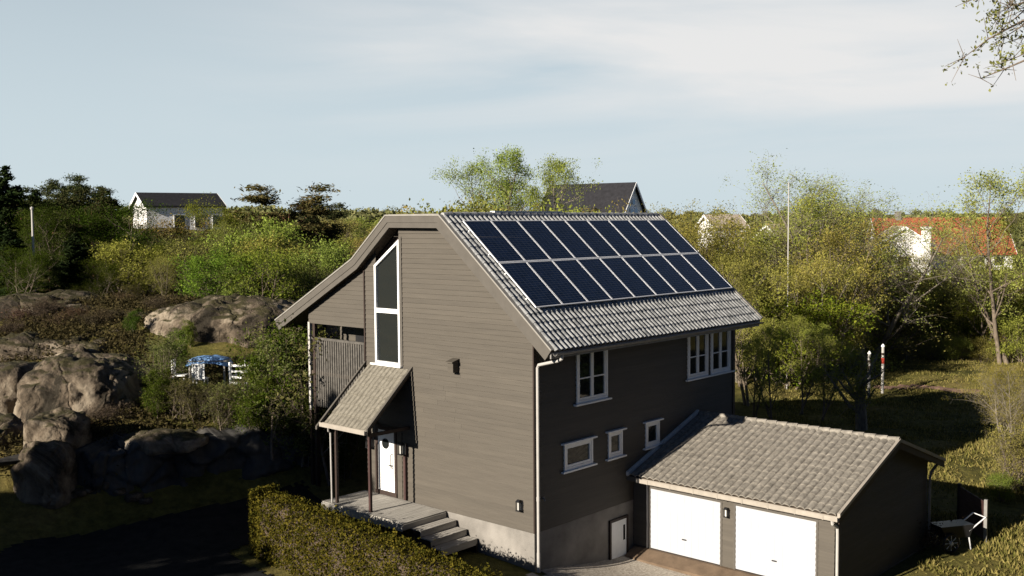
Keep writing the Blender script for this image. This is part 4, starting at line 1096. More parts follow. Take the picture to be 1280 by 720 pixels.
for k, (u, v, D, w) in enumerate([(30, 232, 61, 1.3), (70, 246, 57, 1.2), (118, 232, 58, 1.2), (150, 240, 58, 1.15), (85, 240, 64, 1.1), (20, 300, 50, 1.2), (60, 318, 51, 1.2), (120, 318, 51.5, 1.2)]):
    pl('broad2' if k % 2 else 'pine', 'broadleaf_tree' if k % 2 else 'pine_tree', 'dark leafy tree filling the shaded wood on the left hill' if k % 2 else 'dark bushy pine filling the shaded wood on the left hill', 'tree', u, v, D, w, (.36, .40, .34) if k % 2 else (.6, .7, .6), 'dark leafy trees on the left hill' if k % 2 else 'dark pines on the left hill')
for k, (u, v, D, w) in enumerate([(185, 282, 60, 1.1), (240, 288, 57, 1.1), (300, 272, 58, 1.0), (345, 285, 55, 1.1), (375, 280, 58, 1.0), (205, 315, 52, 1.1), (300, 318, 50.5, 1.0), (385, 320, 52, 1.0)]):
    pl(('bush', 'bush3', 'broad')[k % 3], 'bush', 'spring bush in the sunny thicket above the granite dome', 'bush', u, v, D, w, (.85, .85, .75), 'bushes of the thicket above the granite dome')
# heather and juniper on the rocks
HE = [(60,384,46),(95,392,45.5),(25,400,46),(130,400,45),(75,410,44.5),(110,415,44.5),(20,425,44),(150,372,50),(60,372,52),(110,366,52),(200,385,48),(10,480,38.8),(5,520,37),(60,500,36.2),(105,520,36.3),(140,548,35.4),(95,560,34.6),(60,540,34.6),(165,505,37),(130,470,38.5)]
for u, v, D in HE:
    q = at(u, v, D)
    t = plant('heather', 'heather_shrub', 'low dark brown heather growing in the hollows of the granite', 'heather', (q[0], q[1]), rgp.uniform(.5, .9), 1.3, (1, 1, 1), 'heather on the rocks')
    t.location.z = max(t.location.z, q[2]-.35)
# shrubs between the rocks and the house
pl('shrub', 'shrub', 'dark juniper-like shrub standing left of the granite dome', 'shrub', 158, 385, 43, .9, (.45, .5, .5))
pl('shrub', 'shrub', 'leafy green shrub at the left end of the terrace rail', 'shrub', 212, 405, 39.5, .95, (.75, .8, .7))
pl('shrub', 'shrub', 'olive shrub growing over the right shoulder of the granite dome', 'shrub', 236, 396, 42, .7, (.9, .8, .6))
pl('shrub', 'shrub', 'tall pale-leaved shrub leaning on the balcony post', 'shrub', 362, 402, 37.4, .8, (.9, .85, .95))
pl('shrub', 'shrub', 'leafy shrub in front of the white terrace rail', 'shrub', 322, 425, 36.9, .7, (.55, .55, .5))
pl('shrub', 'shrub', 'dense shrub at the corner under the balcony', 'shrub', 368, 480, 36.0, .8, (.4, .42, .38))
pl('shrub', 'shrub', 'low dark shrub on the ledge above the rock wall', 'shrub', 290, 488, 36.2, 1.0, (.5, .55, .5))
pl('shrub', 'shrub', 'thin shrub with pale stems on the ledge left of the terrace', 'shrub', 205, 455, 37.0, .7, (.8, .8, .6))
pl('shrub', 'shrub', 'small shrub between the big granite face and the terrace', 'shrub', 182, 470, 37.5, .8, (.5, .5, .45))
pl('shrub', 'shrub', 'twiggy climbing shrub on the slats of the balcony', 'shrub', 425, 455, 35.2, .45, (.35, .35, .3))

for k in range(26):
    u = 186+k*8.2+rgp.uniform(-5, 5); D = 35.4+(k*7 % 5)*.42; v = 436+rgp.uniform(-22, 40)
    if 232 < u < 300: v = max(v, 478)
    if 298 < u < 348: v = max(v, 458)
    if u > 348: v = min(v, 440)-28
    pl('shrub2' if k % 3 else 'shrub', 'shrub', 'leafy shrub in the tangle on the ledge between the rocks and the balcony', 'shrub', u, v, D, 1.05, (.42, .44, .5) if k % 3 else (.5, .5, .42), 'shrubs on the ledge left of the house')
for k, (u, v, D) in enumerate([(378, 430, 36.2), (394, 465, 36.0), (385, 480, 35.6)]):
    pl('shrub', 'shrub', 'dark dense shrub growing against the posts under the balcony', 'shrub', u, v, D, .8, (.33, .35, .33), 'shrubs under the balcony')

# behind the house
pl('birch', 'birch_tree', 'tallest fresh green birch rising behind the left end of the ridge', 'tree', 624, 180, 74, .95, (.85, 1.0, .9))
pl('birch2', 'birch_tree', 'sparse birch left of the tallest birch behind the ridge', 'tree', 582, 194, 76, 1.0, (.9, .98, .9))
pl('birch', 'birch_tree', 'slender birch in front of the dark roof behind the ridge', 'tree', 703, 190, 70, .8, (.85, 1.0, .8))
pl('birch2', 'birch_tree', 'thin bare birch between the two leafy birches behind the ridge', 'tree', 650, 215, 80, .9, (1.0, .9, 1.1))
for k, (u, v, D, w) in enumerate([(560,245,66,1),(600,232,64,1.1),(640,238,66,1),(690,240,62,.9),(725,246,64,1),(750,256,60,1)]):
    pl('bush' if k % 2 else 'bush3', 'bush', 'yellow-olive bush rising just above the tiled ridge', 'bush', u, v, D, w, (.95, .9, .8), 'bushes behind the ridge')
# right of the house
pl('broad', 'broadleaf_tree', 'yellow-olive tree directly behind the right roof corner', 'tree', 838, 250, 62, .9, (.85, .8, .7))
pl('broad', 'broadleaf_tree', 'olive tree behind the right roof slope beside a dark gap', 'tree', 882, 246, 64, .9, (.8, .78, .7))
pl('birch2', 'broadleaf_tree', 'thin green tree just beyond the corner windows', 'tree', 935, 310, 54, .9, (.9, .8, .7))
pl('bare', 'broadleaf_tree', 'largest pale many-stemmed tree above the thicket on the right', 'tree', 1072, 190, 70, 1.5, (1.0, 1.0, .9))
pl('birch2', 'broadleaf_tree', 'leafy yellow-green tree between the thin pale pole and the largest pale tree', 'tree', 1022, 236, 68, 1.1, (1.0, 1.0, .9))
pl('bare', 'broadleaf_tree', 'pale thin tree left of the largest many-stemmed tree', 'tree', 1010, 224, 78, .9, (1.05, .95, .9))
pl('broad', 'broadleaf_tree', 'yellow-green tree below the crown of the largest pale tree', 'tree', 1045, 262, 66, 1.0, (.9, .85, .8))
pl('birch2', 'broadleaf_tree', 'tall airy tree with a leaning stem at the right edge', 'tree', 1262, 205, 70, 1.1, (1.1, 1.1, 1.1))
pl('birch2', 'broadleaf_tree', 'thin pale stemmed tree standing before the right end of the orange roof', 'tree', 1240, 262, 74, .8, (1.1, 1.0, .9))
TH = [(925,335,62,1),(960,310,70,1.1),(985,345,62,1),(1010,322,70,1),(1040,350,66,1),(1070,335,72,1.1),(1110,350,78,1.1),(1140,345,82,1.1),(1165,352,79,1.1),(1200,345,80,1.1),(1235,352,78,1.1),(1265,352,77,1.1),
      (905,300,74,1.1),(930,280,84,1.2),(975,272,90,1.2),(1125,385,77,1),(1155,392,77.5,1),(1185,388,78,1),(1218,392,77,1),(1250,395,74,1),(1285,385,70,1.1),(1190,330,92,1.1),(1100,318,90,1.1),(1130,312,100,.8),(1230,328,95,1.1),(1055,300,84,1.1),(1000,300,88,1.1),(945,265,100,1.1),(1025,280,96,1.1),(1120,338,88,1.2),(1145,345,86,1.2),(1170,338,90,1.2),(1198,350,87,1.2),(1222,345,89,1.2),(1248,342,86,1.2),(1272,348,84,1.2)]
for k, (u, v, D, w) in enumerate(TH):
    kd = ('bush', 'bush3', 'bush2', 'bush3')[k % 4]
    pl(kd, 'bush', 'spring bush in the dense thicket beyond the lawn right of the house', 'bush', u, v+rgp.uniform(-6, 6), D, w*1.1, ((.9,.85,.7),(1.1,1.0,.9),(1.3,1.05,.8),(1.2,1.05,.8))[k % 4], 'bushes of the thicket beyond the lawn')
for k in range(24):
    u = 1085+k*9+rgp.uniform(-5, 5)
    pl('bush3' if k % 2 else 'bush', 'bush', 'low spring bush along the far edge of the sunny lawn', 'bush', u, 425+rgp.uniform(-14, 12), 74+rgp.uniform(-1.5, 2), 1.2, (1.05, 1.0, .9), 'low bushes along the lawn edge')
for k in range(7):
    pl('airy', 'broadleaf_tree', 'airy yellow-green tree standing between the house corner and the garden poles', 'tree', 930+k*22+rgp.uniform(-6, 6), 305+rgp.uniform(-18, 25), 64+rgp.uniform(-3, 5), .95, (1.2, 1.15, 1.0), 'airy trees behind the garage')
for k, (u, v, D) in enumerate([(945, 392, 50), (972, 400, 47), (1002, 392, 53), (1028, 402, 50)]):
    pl('birch2', 'broadleaf_tree', 'slim sapling in the shade between the house and the pollarded tree', 'tree', u, v, D, .9, (.9, .95, .8), 'slim saplings behind the garage')
pl('bare', 'broadleaf_tree', 'pale bushy tree filling the view left of the white gabled wing', 'tree', 1090, 268, 76, 1.0, (.95, .9, .7))
pl('bare', 'broadleaf_tree', 'thin-twigged tree in front of the middle of the orange roof', 'tree', 1205, 272, 84, .8, (.9, .85, .6))
pl('bare', 'bush', 'bare twiggy bush with yellow buds at the right edge above the garden wall', 'bush', 1262, 440, 44, 1.1, (.9, .8, .5))
pl('bush3', 'bush', 'brown twiggy bush at the right edge beside the wooden panel', 'bush', 1270, 520, 38, .9, (.9, .8, .7))
pl('bush2', 'bush', 'low pale-flowered shrub at the foot of the right edge bushes', 'bush', 1262, 590, 36.5, 1.0, (1.2, 1.15, 1.2))
# pollarded tree behind the garage
def pollard():
    rng = np.random.default_rng(31); segs = []; tips = []
    P, R, _ = limb(rng, (0, 0, -.2), (0, 0, 1), 2.0, .30, 4, 0, .04, .8)
    for i in range(4): segs.append((P[i], P[i+1], R[i], R[i+1]))
    for k in range(9):
        az = k*2.4; d = (math.cos(az), math.sin(az), rng.uniform(.5, 1.6)); z = P[2+k % 3]
        Q, RR, _ = limb(rng, z, d, rng.uniform(1.0, 2.4), .11, 4, .4, .2, .35)
        for j in range(4): segs.append((Q[j], Q[j+1], RR[j], RR[j+1]))
        for q in range(14):
            j = rng.integers(1, 5); e = Q[j]+nrm(rng.normal(0, 1, 3)+np.array([0, 0, .4]))*rng.uniform(.4, 1.0); segs.append((Q[j], e, .018, .004)); tips += [e, (e+Q[j])/2]
    tips = np.array(tips); C = np.repeat(tips, 14, 0)+rng.normal(0, .16, (len(tips)*14, 3))
    V, F = leaf_quads(C, .075, rng)
    V2, F2 = tube_mesh(segs, 7)
    x, y = D_xy(1080, 48.5)
    t = empty('pollarded_tree', 'pollarded tree with a thick pale trunk behind the garage ridge', 'tree', (x, y, gz(x, y)))
    link('trunk', mesh_np('trunk', V2, F2, M['pale_bark'], True), t); c = link('crown', mesh_np('crown', V, F, M['leaf_spring']), t); c.color = (.9, .9, .8, 1)
pollard()
# near tree whose branches hang into the upper right corner
def overhang():
    rng = np.random.default_rng(44); D = 17.0
    base = at(1420, 279, D); x, y = base[0], base[1]; g = gz(x, y)
    segs = []; tips = []
    top = at(1400, -160, D); p = np.array([x, y, g-.2]); n = 8
    P = [p+(top-p)*i/n+rng.normal(0, .08, 3)*(i > 0) for i in range(n+1)]
    for i in range(n): segs.append((P[i], P[i+1], .30-.022*i, .30-.022*(i+1)))
    ends = [((1400,-60),(1215,2)), ((1400,-40),(1240,-12)), ((1405,-20),(1262,28)), ((1410,20),(1205,70)), ((1415,60),(1268,80)), ((1412,80),(1232,98)), ((1395,-90),(1170,-25)), ((1402,0),(1255,50)), ((1408,30),(1268,10)), ((1400,-30),(1258,12)), ((1400,-50),(1225,-8)), ((1404,5),(1275,40)), ((1404,-10),(1248,20))]
    for (a, b), (c, d) in ends:
        A = at(a, b, D); B = at(c, d, D+rng.uniform(-1, .6)); m = 7; Q = [A+(B-A)*i/m+np.array([0, 0, .35*math.sin(math.pi*i/m)])+rng.normal(0, .05, 3) for i in range(m+1)]
        for i in range(m): segs.append((Q[i], Q[i+1], .045*(1-i/m)+.006, .045*(1-(i+1)/m)+.006))
        for q in range(26):
            i = rng.integers(2, m+1); e = Q[i]+nrm((B-A)*.15+rng.normal(0, .7, 3))*rng.uniform(.12, .5); segs.append((Q[i], e, .007, .003)); tips += [e, (e+Q[i])/2]
    tips = np.array(tips); tips = tips[rng.random(len(tips)) > .35]
    C = np.repeat(tips, 6, 0)+rng.normal(0, .05, (len(tips)*6, 3))
    V, F = leaf_quads(C, .065, rng, .5)
    o = np.array([x, y, g])
    V2, F2 = tube_mesh(segs, 6)
    t = empty('overhanging_tree', 'near tree whose leafy twigs hang into the upper right corner', 'tree', tuple(o))
    link('trunk', mesh_np('trunk', V2-o, F2, M['bark'], True), t); c = link('crown', mesh_np('crown', V-o, F, M['leaf_olive']), t); c.color = (.8, .85, .8, 1)
overhang()

# clipped hedge in front of the gable
def hedge():
    rng = np.random.default_rng(5); xc = -4.25; hw = .48
    ys = np.linspace(-6.0, 6.75, 180)
    top = lambda y: 1.42+(y+2.5)*.062
    mb = MB(); pr = []
    nu = 18
    for y in ys:
        g = gz(xc, y)-.1; t = top(y)-.07+.05*mnoise.noise(Vector((y*.9, 0, 3)))
        e = min(1, (6.75-y)/.5, (y+6.0)/.5); e = max(.05, e)**.5
        ringp = []
        for k in range(nu):
            a = math.pi*k/(nu-1)
            cx = math.cos(a); sx = math.sin(a)
            X = math.copysign(abs(cx)**.35, cx)*(hw-.05)*e; Z = g+(t-g)*(abs(sx)**.35)*(.75+.25*e)
            ringp.append((xc+X+.05*mnoise.noise(Vector((y*1.7, k*.4, 1))), y, Z))
        pr.append(ringp)
    base = len(mb.v)
    for r in pr: mb.v += r
    for i in range(len(pr)-1):
        for k in range(nu-1):
            mb.f.append((i*nu+k, i*nu+k+1, (i+1)*nu+k+1, (i+1)*nu+k)); mb.m.append(0)
    core = np.array(pr)
    t = empty('hedge', 'long clipped olive hedge in front of the taupe gable', 'hedge', (xc, 1.0, gz(xc, 1.0)))
    o_ = np.array([xc, 1.0, gz(xc, 1.0)])
    mb.v = [tuple(np.array(p)-o_) for p in mb.v]
    mb.build('stems', M['dark_bark'], t, True)
    # leaves scattered through the outer skin
    n = 84000
    ar = np.linalg.norm(np.cross(core[1:, :-1]-core[:-1, :-1], core[:-1, 1:]-core[:-1, :-1]), axis=2).ravel(); pk = rng.choice(ar.size, n, p=ar/ar.sum()); i = pk//(nu-1); k = pk % (nu-1); a = rng.random((n, 1)); b = rng.random((n, 1))
    C = core[i, k]*(1-a)*(1-b)+core[i+1, k]*a*(1-b)+core[i, k+1]*(1-a)*b+core[i+1, k+1]*a*b
    ctr = np.stack([np.full(n, xc), C[:, 1], C[:, 2]-.3], 1)
    dirv = C-ctr; dirv /= np.maximum(.05, np.linalg.norm(dirv, axis=1, keepdims=True))
    lump = np.array([mnoise.noise(Vector((p[0]*2.2, p[1]*2.2, p[2]*2.2))) for p in C])[:, None]
    C = C+dirv*(rng.gamma(1.2, .05, (n, 1))+lump*.10)
    ends = rng.random(n) < .05
    m = int(ends.sum()); C[ends] = np.stack([xc+rng.uniform(-hw, hw, m), 6.72+rng.normal(0, .05, m), gz(xc, 6.7)+rng.uniform(0, 1.95, m)], 1)
    V, F = leaf_quads(C, .062, rng, .6)
    c = link('leaves', mesh_np('leaves', V-o_, F, M['hedge_leaf']), t)
hedge()

# trees up-sun of the yard, beyond the left edge: they shade the yard and the foot of the rock
def shade_row():
    spots = [(-30, 14.2, 13.5), (-26.5, 13.2, 12.2), (-29, 12.4, 13.2), (-32, 13, 15), (-27, 11.9, 13.6), (-29.5, 11.4, 14.2)]+[(-26-(k % 2)*2.2, 10.6-k*1.15, 8.0+(k % 2)*.7+(k % 3)*.25) for k in range(13)]
    for k, (x, y, h) in enumerate(spots):
        plant('spruce2', 'spruce_tree', 'dense spruce of the row that shades the yard', 'tree', (x, y), h, .8, None, 'spruces shading the yard')
shade_row()
def sky_block_row():  # unseen spruces added to keep low sky light off the side wall
    for k in range(15):
        plant('spruce2', 'spruce_tree', 'tall unseen spruce added to hold sky light off the side wall', 'tree', (-13+k*2.9, -19.5-(k % 3)*1.6-max(0, 4-k)*.8+max(0, k-8)*.35), 12.5+(k*7 % 4), .9, None, 'added spruces blocking sky light')
sky_block_row()

# grass on the sunny lawn behind and beside the garage
def grass():
    rng = np.random.default_rng(9); n = 60000; out_ = []
    L = []
    while len(L) < n:
        D = 29+52*rng.random()**1.2; u = rng.uniform(960, 1330)
        x, y = D_xy(u, D)
        if 4 < x < 12.4 and -7.2 < y: continue
        if x < 11.2 and y > -.5: continue
        L.append((x, y, gz(x, y)))
    C = np.array(L); nz = np.array([mnoise.fractal(Vector((p[0]*.45, p[1]*.45, 1)), 1, 2, 4) for p in C]); keep = rng.random(n) < np.clip(.55+nz*1.3, .12, 1); C = C[keep]; nz = nz[keep]; n = len(C)
    h = rng.uniform(.04, .16, n)[:, None]*np.clip(1+nz*1.2, .4, 2.4)[:, None]
    a = rng.uniform(0, 6.28, n); w = .035
    dx = np.stack([np.cos(a)*w, np.sin(a)*w, np.zeros(n)], 1); tip = C+np.stack([rng.normal(0, .06, n), rng.normal(0, .06, n), h[:, 0]], 1)
    V = np.stack([C-dx, C+dx, tip], 1).reshape(-1, 3); F = np.arange(n*3).reshape(n, 3)
    tag(link('grass', mesh_np('grass', V, F, M['grass_blade'])), 'tufty spring grass on the lawn beyond the garage', 'grass', kind='stuff')
grass()

# low brown scrub covering the slopes between the rocks
def scrub():
    rng = np.random.default_rng(17); Cs = []
    while sum(len(c) for c in Cs) < 100000:
        u = rng.uniform(-80, 395); D = rng.uniform(31, 58); x, y = D_xy(u, D)
        if y < 12 and x < -10: continue
        if -10 < x < 3 and y < np.interp(x, [-9.8, -7.2, -4.2, -1.4, -.2, 2.9], [13.2, 12.3, 11.9, 10.9, 10.5, 10.6])+.75: continue
        if (40.5 < D < 49 and 180 < u < 395) or (30 < u < 195 and 36 < D < 38.3): continue
        if x > -1 and y < 11: continue
        r = rng.uniform(.25, .7); m = int(110*r); d = rng.normal(0, .5, (m, 3))*np.array([r, r, r*.35])
        Cs.append(np.array([x, y, gz(x, y)+.08])+d*np.array([1, 1, 1])+np.array([0, 0, abs(rng.normal(0, .1))]))
    C = np.concatenate(Cs); V, F = leaf_quads(C, .11, rng, .5)
    tag(link('scrub', mesh_np('scrub', V, F, M['scrub'])), 'low brown and olive scrub on the slopes between the granite', 'scrub', kind='stuff')
scrub()

# distant wood: too many crowns to tell apart
def far_wood():
    rng = np.random.default_rng(21); Cs = []; n = 0
    for k in range(520):
        u = rng.uniform(-260, 1560); D = rng.choice([rng.uniform(150, 260), rng.uniform(260, 520), rng.uniform(520, 1500)], p=[.4, .4, .2])
        if D < 200 and (640 < u < 860 or 120 < u < 300 or 1040 < u < 1280): continue
        x, y = D_xy(u, D); g = gz(x, y); h = rng.uniform(2.4, 5)*(1 if D < 500 else 1.5); w = h*rng.uniform(.5, .9)
        m = 330
        d = rng.normal(size=(m, 3)); d /= np.linalg.norm(d, axis=1, keepdims=True)
        rr = (.55+.5*rng.random((m, 1)))
        Cs.append(np.array([x, y, g+h*.5])+d*rr*np.array([w, w, h*.5]))
    C = np.concatenate(Cs)
    V, F = leaf_quads(C, .75, rng, .8)
    tag(link('distant_wood', mesh_np('distant_wood', V, F, M['far_leaf'])), 'distant belt of spring woodland along the horizon', 'wood', kind='stuff')
far_wood()

# ------------------------------------------------------------------ houses beyond
def gable_house(name, label, loc, rz, L, Wd, wallh, rise, wall_m, roof_m, wins=(), gwins=(), chim=None, ov=.4):
    """ridge along local x; gable ends at x = 0 and x = L; the long wall at y = 0 faces -y"""
    t = empty(name, label, 'house', loc, rz)
    mb = MB(); mb.prism([(0, -3), (Wd, -3), (Wd, wallh), (Wd/2, wallh+rise-.02), (0, wallh)], 'x', 0, L)
    mb.build('wall', wall_m, t)
    r = MB(); e = ov; s = rise/(Wd/2); th = .22
    for sgn in (0, 1):
        f = (lambda y: y) if not sgn else (lambda y: Wd-y)
        r.prism([(f(-e), wallh-e*s+.03), (f(Wd/2), wallh+rise+.03), (f(Wd/2), wallh+rise+.03+th), (f(-e), wallh-e*s+.03+th)], 'x', -e, L+e)
    rf = r.build('roof', roof_m, t)
    for xx in (-e-.04, L+e):
        b = MB()
        for sgn in (0, 1):
            f = (lambda y: y) if not sgn else (lambda y: Wd-y)
            b.prism([(f(-e-.02), wallh-e*s-.10), (f(Wd/2), wallh+rise-.10), (f(Wd/2), wallh+rise+.27), (f(-e-.02), wallh-e*s+.27)], 'x', xx, xx+.04)
        b.build('barge_board', M['white'], rf)
    for x, z, w, h in wins:
        wd = empty('window', None, None); wd.parent = t
        q = MB(); q.box(x-.08, x+w+.08, -.07, -.01, z-.08, z+h+.08); q.build('frame', M['white'], wd)
        q = MB(); q.box(x, x+w, -.085, -.072, z, z+h); q.build('pane', M['glass'], wd)
    for end, y, z, w, h in gwins:
        wd = empty('window', None, None); wd.parent = t
        xx = L if end else 0; sg = 1 if end else -1
        q = MB(); q.box(min(xx+sg*.01, xx+sg*.07), max(xx+sg*.01, xx+sg*.07), y-.08, y+w+.08, z-.08, z+h+.08); q.build('frame', M['white'], wd)
        q = MB(); q.box(min(xx+sg*.072, xx+sg*.085), max(xx+sg*.072, xx+sg*.085), y, y+w, z, z+h); q.build('pane', M['glass'], wd)
    for c in (chim or []):
        q = MB(); q.box(c-.35, c+.35, Wd/2-.35, Wd/2+.35, wallh+rise-.5, wallh+rise+1.0); q.box(c-.42, c+.42, Wd/2-.42, Wd/2+.42, wallh+rise+1.0, wallh+rise+1.12); q.build('chimney', M['concrete'], rf)
    return t
def put(u, v, D): q = at(u, v, D); return (q[0], q[1], q[2])
PA = YAW-math.pi/2                           # along the picture plane, left to right
# white house on the left hill: sunlit gable to the left, long wall to the right
gable_house('white_house', 'white house with a long black roof above the trees on the left hill', put(184, 297, 128), PA+RAD(34), 9.6, 6.6, 3.9, 1.55, M['house_white'], M['slate'],
            [(3.4, 1.3, 1.3, 1.5), (6.0, 1.2, 1.3, 1.6), (8.3, 1.2, 1.0, 1.6)], [], None)
gable_house('white_house', 'pale gabled house with a dark tiled roof behind the ridge of the main house', put(672, 316, 118), PA+RAD(-34), 10.6, 6.4, 3.6, 4.0, M['shade_tinted_white'], M['slate'], [(2, .8, 1, 1.2)], [(1, 2.45, 3.6, .75, 1.3), (1, 3.4, 3.6, .75, 1.3), (1, 2.9, 5.4, .6, .6)], None)
gable_house('red_roofed_house', 'long white house with an orange tiled roof behind the trees on the right', put(1102, 338, 138), PA+RAD(-4), 17.0, 8.0, 2.4, 4.4, M['house_white'], M['red_tile'], [(8.6, .6, 1.4, 1.2), (12, .6, 1.4, 1.2), (14.6, .6, 1.2, 1.2)], [], [3.2])
gable_house('white_wing', 'white gabled wing with a chimney stack in front of the orange roof', put(1163, 343, 130), YAW-RAD(6), 5.0, 6.6, 3.7, 2.2, M['house_white'], M['grey_roof'], [], [(0, 2.6, 1.0, 1.4, 1.3)], [])
gable_house('grey_roofed_house', 'small house with a weathered grey roof far behind the right roof slope', put(893, 300, 150), PA+RAD(18), 5.2, 5.0, 1.9, 1.6, M['house_white'], M['grey_roof'])
gable_house('grey_roofed_house', 'tiny pale-roofed shed half hidden behind the pole on the right', put(973, 309, 118), PA+RAD(35), 3.6, 3.0, 1.2, 1.2, M['house_white'], M['grey_roof'])
# its tall white chimney
q = put(1157, 335, 129); mb = MB(); mb.box(-.45, .45, -.4, .4, -1, 4.9); mb.box(-.55, .55, -.5, .5, 4.9, 5.15)
o = tag(mb.build('chimney_stack', M['house_white']), 'white chimney stack standing in front of the orange roof', 'chimney'); o.location = q; o.rotation_euler.z = PA

# poles
def pole(name, label, cat, u, vt, vb, D, r, m, collar=True):
    a, b = at(u, vb, D), at(u, vt, D); g = gz(a[0], a[1]); t = empty(name, label, cat, (a[0], a[1], g))
    h = b[2]-g
    mb = MB(); mb.tube([(0, 0, -.2), (0, 0, h*.5), (0, 0, h)], [r, r*.9, r*.7], 10); mb.build('mast', m, t)
    mb = MB(); mb.tube([(0, 0, h), (0, 0, h+r*1.2), (0, 0, h+r*2.2)], [r*1.1, r*1.3, r*.3], 10); mb.build('finial', M['pipe'], t)
    return t
pole('flagpole', 'pale pole standing in front of the dark trees on the left', 'pole', 43, 262, 348, 53, .07, M['pipe'])
pole('flagpole', 'thin pale pole among the trees right of the roof', 'pole', 985, 230, 330, 61.5, .042, M['pipe'])
for u, vt, vb, D, lab in ((1086, 442, 492, 57.5, 'white garden pole with a dark band half hidden by the pollarded tree'), (1103, 433, 486, 59.5, 'white garden pole with a red band beside the dirt path')):
    a = at(u, vb, D); b = at(u, vt, D); x, y = a[0], a[1]; g = gz(x, y); h = b[2]-g
    t = empty('garden_pole', lab, 'pole', (x, y, g))
    mb = MB(); mb.tube([(0, 0, -.2), (0, 0, h)], .08, 10); mb.build('post', M['pipe'], t)
    red = 'red' in lab
    mb = MB(); mb.tube([(0, 0, h*.64), (0, 0, h*.76)], .092, 10); mb.build('band', M['red'] if red else M['dark'], t)
    mb = MB(); mb.tube([(0, 0, h*.82), (0, 0, h*.87)], .092, 10); mb.build('band', M['dark'], t)
    mb = MB(); mb.tube([(0, 0, h), (0, 0, h+.06), (0, 0, h+.16)], [.10, .10, .03], 10); mb.build('cap', M['white'], t)

# terrace with white rails left of the balcony, blue-covered table and chairs
A_, B_ = at(288, 470, 38.5), at(384, 470, 37.4)
zf = at(300, 488, 38.0)[2]
def rail(name, label, a, b, z0, n):
    t = empty(name, label, 'fence', (a[0], a[1], z0)); o_ = Vector((a[0], a[1], z0))
    d = Vector((b[0]-a[0], b[1]-a[1], 0)); ln = d.length; d.normalize()
    for k in range(n+1):
        p = d*(ln*k/n); mb = MB(); mb.box(p.x-.045, p.x+.045, p.y-.045, p.y+.045, -.9, .98); mb.build('post', M['white'], t)
    for z in (.2, .42, .64, .86):
        mb = MB(); mb.bar((0, 0, z), d*ln+Vector((0, 0, z)), .025, .08); mb.build('rail', M['white'], t)
rail('terrace_fence', 'white board fence of the terrace half hidden by shrubs', A_, B_, zf, 3)
mb = MB(); c = (A_+B_)/2
mb.prism([(A_[0]-1.5, A_[1]+.2), (B_[0]+.5, B_[1]-.2), (B_[0]+2.0, B_[1]+1.6), (A_[0]+.2, A_[1]+2.6)], 'z', zf-.9, zf-.02)
tag(mb.build('terrace', M['deck']), kind='structure')
q = at(262, 462, 38.9); tz = zf
tb = empty('garden_table', 'garden table under a bright blue cloth left of the white terrace fence', 'table', (q[0], q[1], tz), PA)
mb = MB(); mb.box(-.75, .75, -.42, .42, 1.0, 1.04); mb.build('tabletop', M['deck'], tb)
for sx in (-.65, .65):
    for sy in (-.34, .34): mb = MB(); mb.box(sx-.03, sx+.03, sy-.03, sy+.03, -.6, 1.0); mb.build('leg', M['deck'], tb)
mb = MB()
for i in range(12):
    for j in range(8):
        f = lambda a, b: (-.78+1.56*a/12, -.46+.92*b/8, 1.06+.05*mnoise.noise(Vector((a*.6, b*.6, 2)))+(-.22 if a in (0, 12) or b in (0, 8) else 0)+.10*math.sin(math.pi*a/12))
        mb.face([f(i, j), f(i+1, j), f(i+1, j+1), f(i, j+1)])
co = mb.build('tablecloth', M['blue_cloth'], None, True); co.location = (q[0], q[1], tz); co.rotation_euler.z = PA
tag(co, 'bright blue cloth spread over the garden table on the terrace', 'cloth')
for k, (dx, dy, lab) in enumerate([(-1.15, .1, 'white garden chair at the left end of the blue-covered table'), (1.15, .0, 'white garden chair at the right end of the blue-covered table'), (-.1, -.85, 'white garden chair in front of the blue-covered table')]):
    p = Matrix.Rotation(PA, 3, 'Z')@Vector((dx, dy, 0))
    ch = empty('garden_chair', lab, 'chair', (q[0]+p.x, q[1]+p.y, tz), PA+[math.pi/2, -math.pi/2, math.pi][k]+math.pi)
    mb = MB(); mb.box(-.24, .24, -.22, .24, .42, .46); mb.build('seat', M['white'], ch)
    mb = MB()
    for b_ in range(5): mb.box(-.24+b_*.1, -.24+b_*.1+.075, -.26, -.23, .46, .98)
    mb.box(-.25, .25, -.27, -.22, .96, 1.02); mb.build('backrest', M['white'], ch)
    for sx in (-.2, .2):
        for sy in (-.2, .2): mb = MB(); mb.box(sx-.02, sx+.02, sy-.02, sy+.02, -.5, .42); mb.build('leg', M['white'], ch)

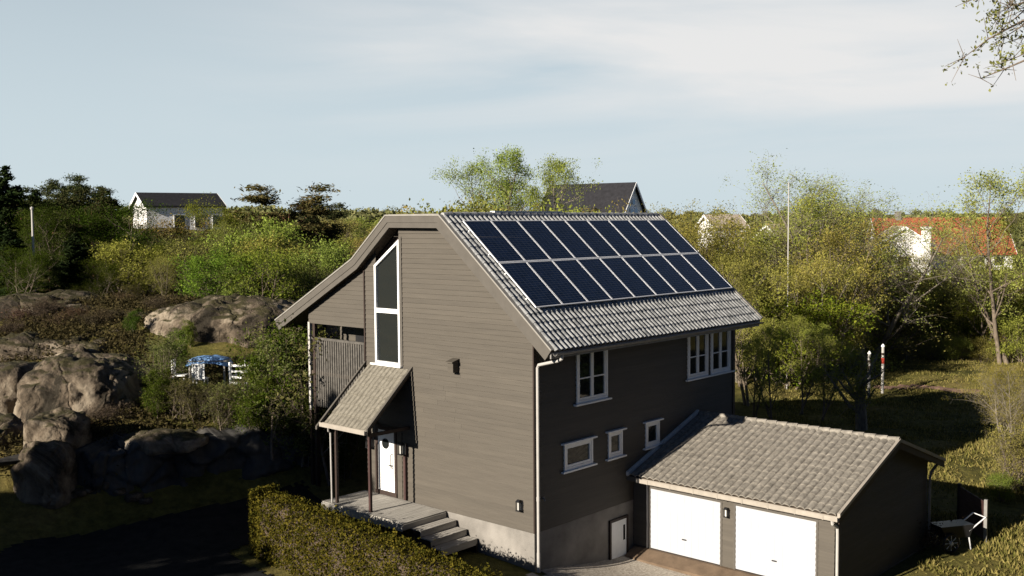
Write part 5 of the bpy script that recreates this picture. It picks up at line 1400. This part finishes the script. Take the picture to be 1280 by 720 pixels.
# wooden privacy panel and garden cart beside the garage
P1, P2 = np.array([11.6, -8.2]), np.array([13.4, -7.7])
p1 = at(1232, 660, 33.0); a = np.array([p1[0], p1[1]]); b = a+np.array([1.55, 1.35])*1.0
g = gz(a[0], a[1])
pn = empty('wooden_panel', 'dark wooden garden panel with a pale end post beside the garage', 'fence panel', (a[0], a[1], g))
d = b-a; ln = float(np.hypot(*d)); d = d/ln
mb = MB()
for k in range(8):
    z = .06+k*.155; mb.bar((d[0]*.06, d[1]*.06, z+.07), (d[0]*ln, d[1]*ln, z+.07), .025, .148)
mb.build('boards', M['red_post'], pn)
for nm, f_, m_ in (('post', 0, M['gutter']), ('post', ln, M['dark'])):
    mb = MB(); mb.box(d[0]*f_-.05, d[0]*f_+.05, d[1]*f_-.05, d[1]*f_+.05, -.3, 1.38); mb.build(nm, m_, pn)
q = at(1190, 668, 32.4); x, y = q[0], q[1]; g = gz(x, y)
ct = empty('garden_cart', 'dark two-wheeled garden cart with a pale push bar on the grass behind the garage', 'cart', (x, y, g), PA+RAD(15))
mb = MB(); mb.prism([(-.45, .42), (.42, .42), (.58, .80), (-.62, .80)], 'y', -.30, .30); mb.build('tray', M['black'], ct)
for yy in (-.38, .38):
    w = empty('wheel', None, None); w.parent = ct; w.location = (-.32, yy, .30)
    ring = [(.27*math.cos(k*math.pi/12), 0, .27*math.sin(k*math.pi/12)) for k in range(25)]
    mb = MB(); mb.tube(ring, .035, 8); mb.build('tyre', M['black'], w)
    mb = MB()
    for k in range(4): mb.bar((.24*math.cos(k*math.pi/4), 0, .24*math.sin(k*math.pi/4)), (-.24*math.cos(k*math.pi/4), 0, -.24*math.sin(k*math.pi/4)), .015, .015)
    mb.tube([(0, -.05, 0), (0, .05, 0)], .05, 8); mb.build('rim', M['alu'], w)
mb = MB(); mb.tube([(.4, -.28, .6), (1.0, -.28, .98), (1.0, .28, .98), (.4, .28, .6)], .022, 8); mb.build('push_bar', M['alu'], ct)
mb = MB(); mb.tube([(.42, -.25, .42), (.5, -.25, .0)], .022, 6); mb.tube([(.42, .25, .42), (.5, .25, .0)], .022, 6); mb.build('stand', M['alu'], ct)
pl('heather', 'shrub', 'small leafless shrub between the garden cart and the garage wall', 'shrub', 1163, 645, 32.0, 1.0, (.8, .8, .8))
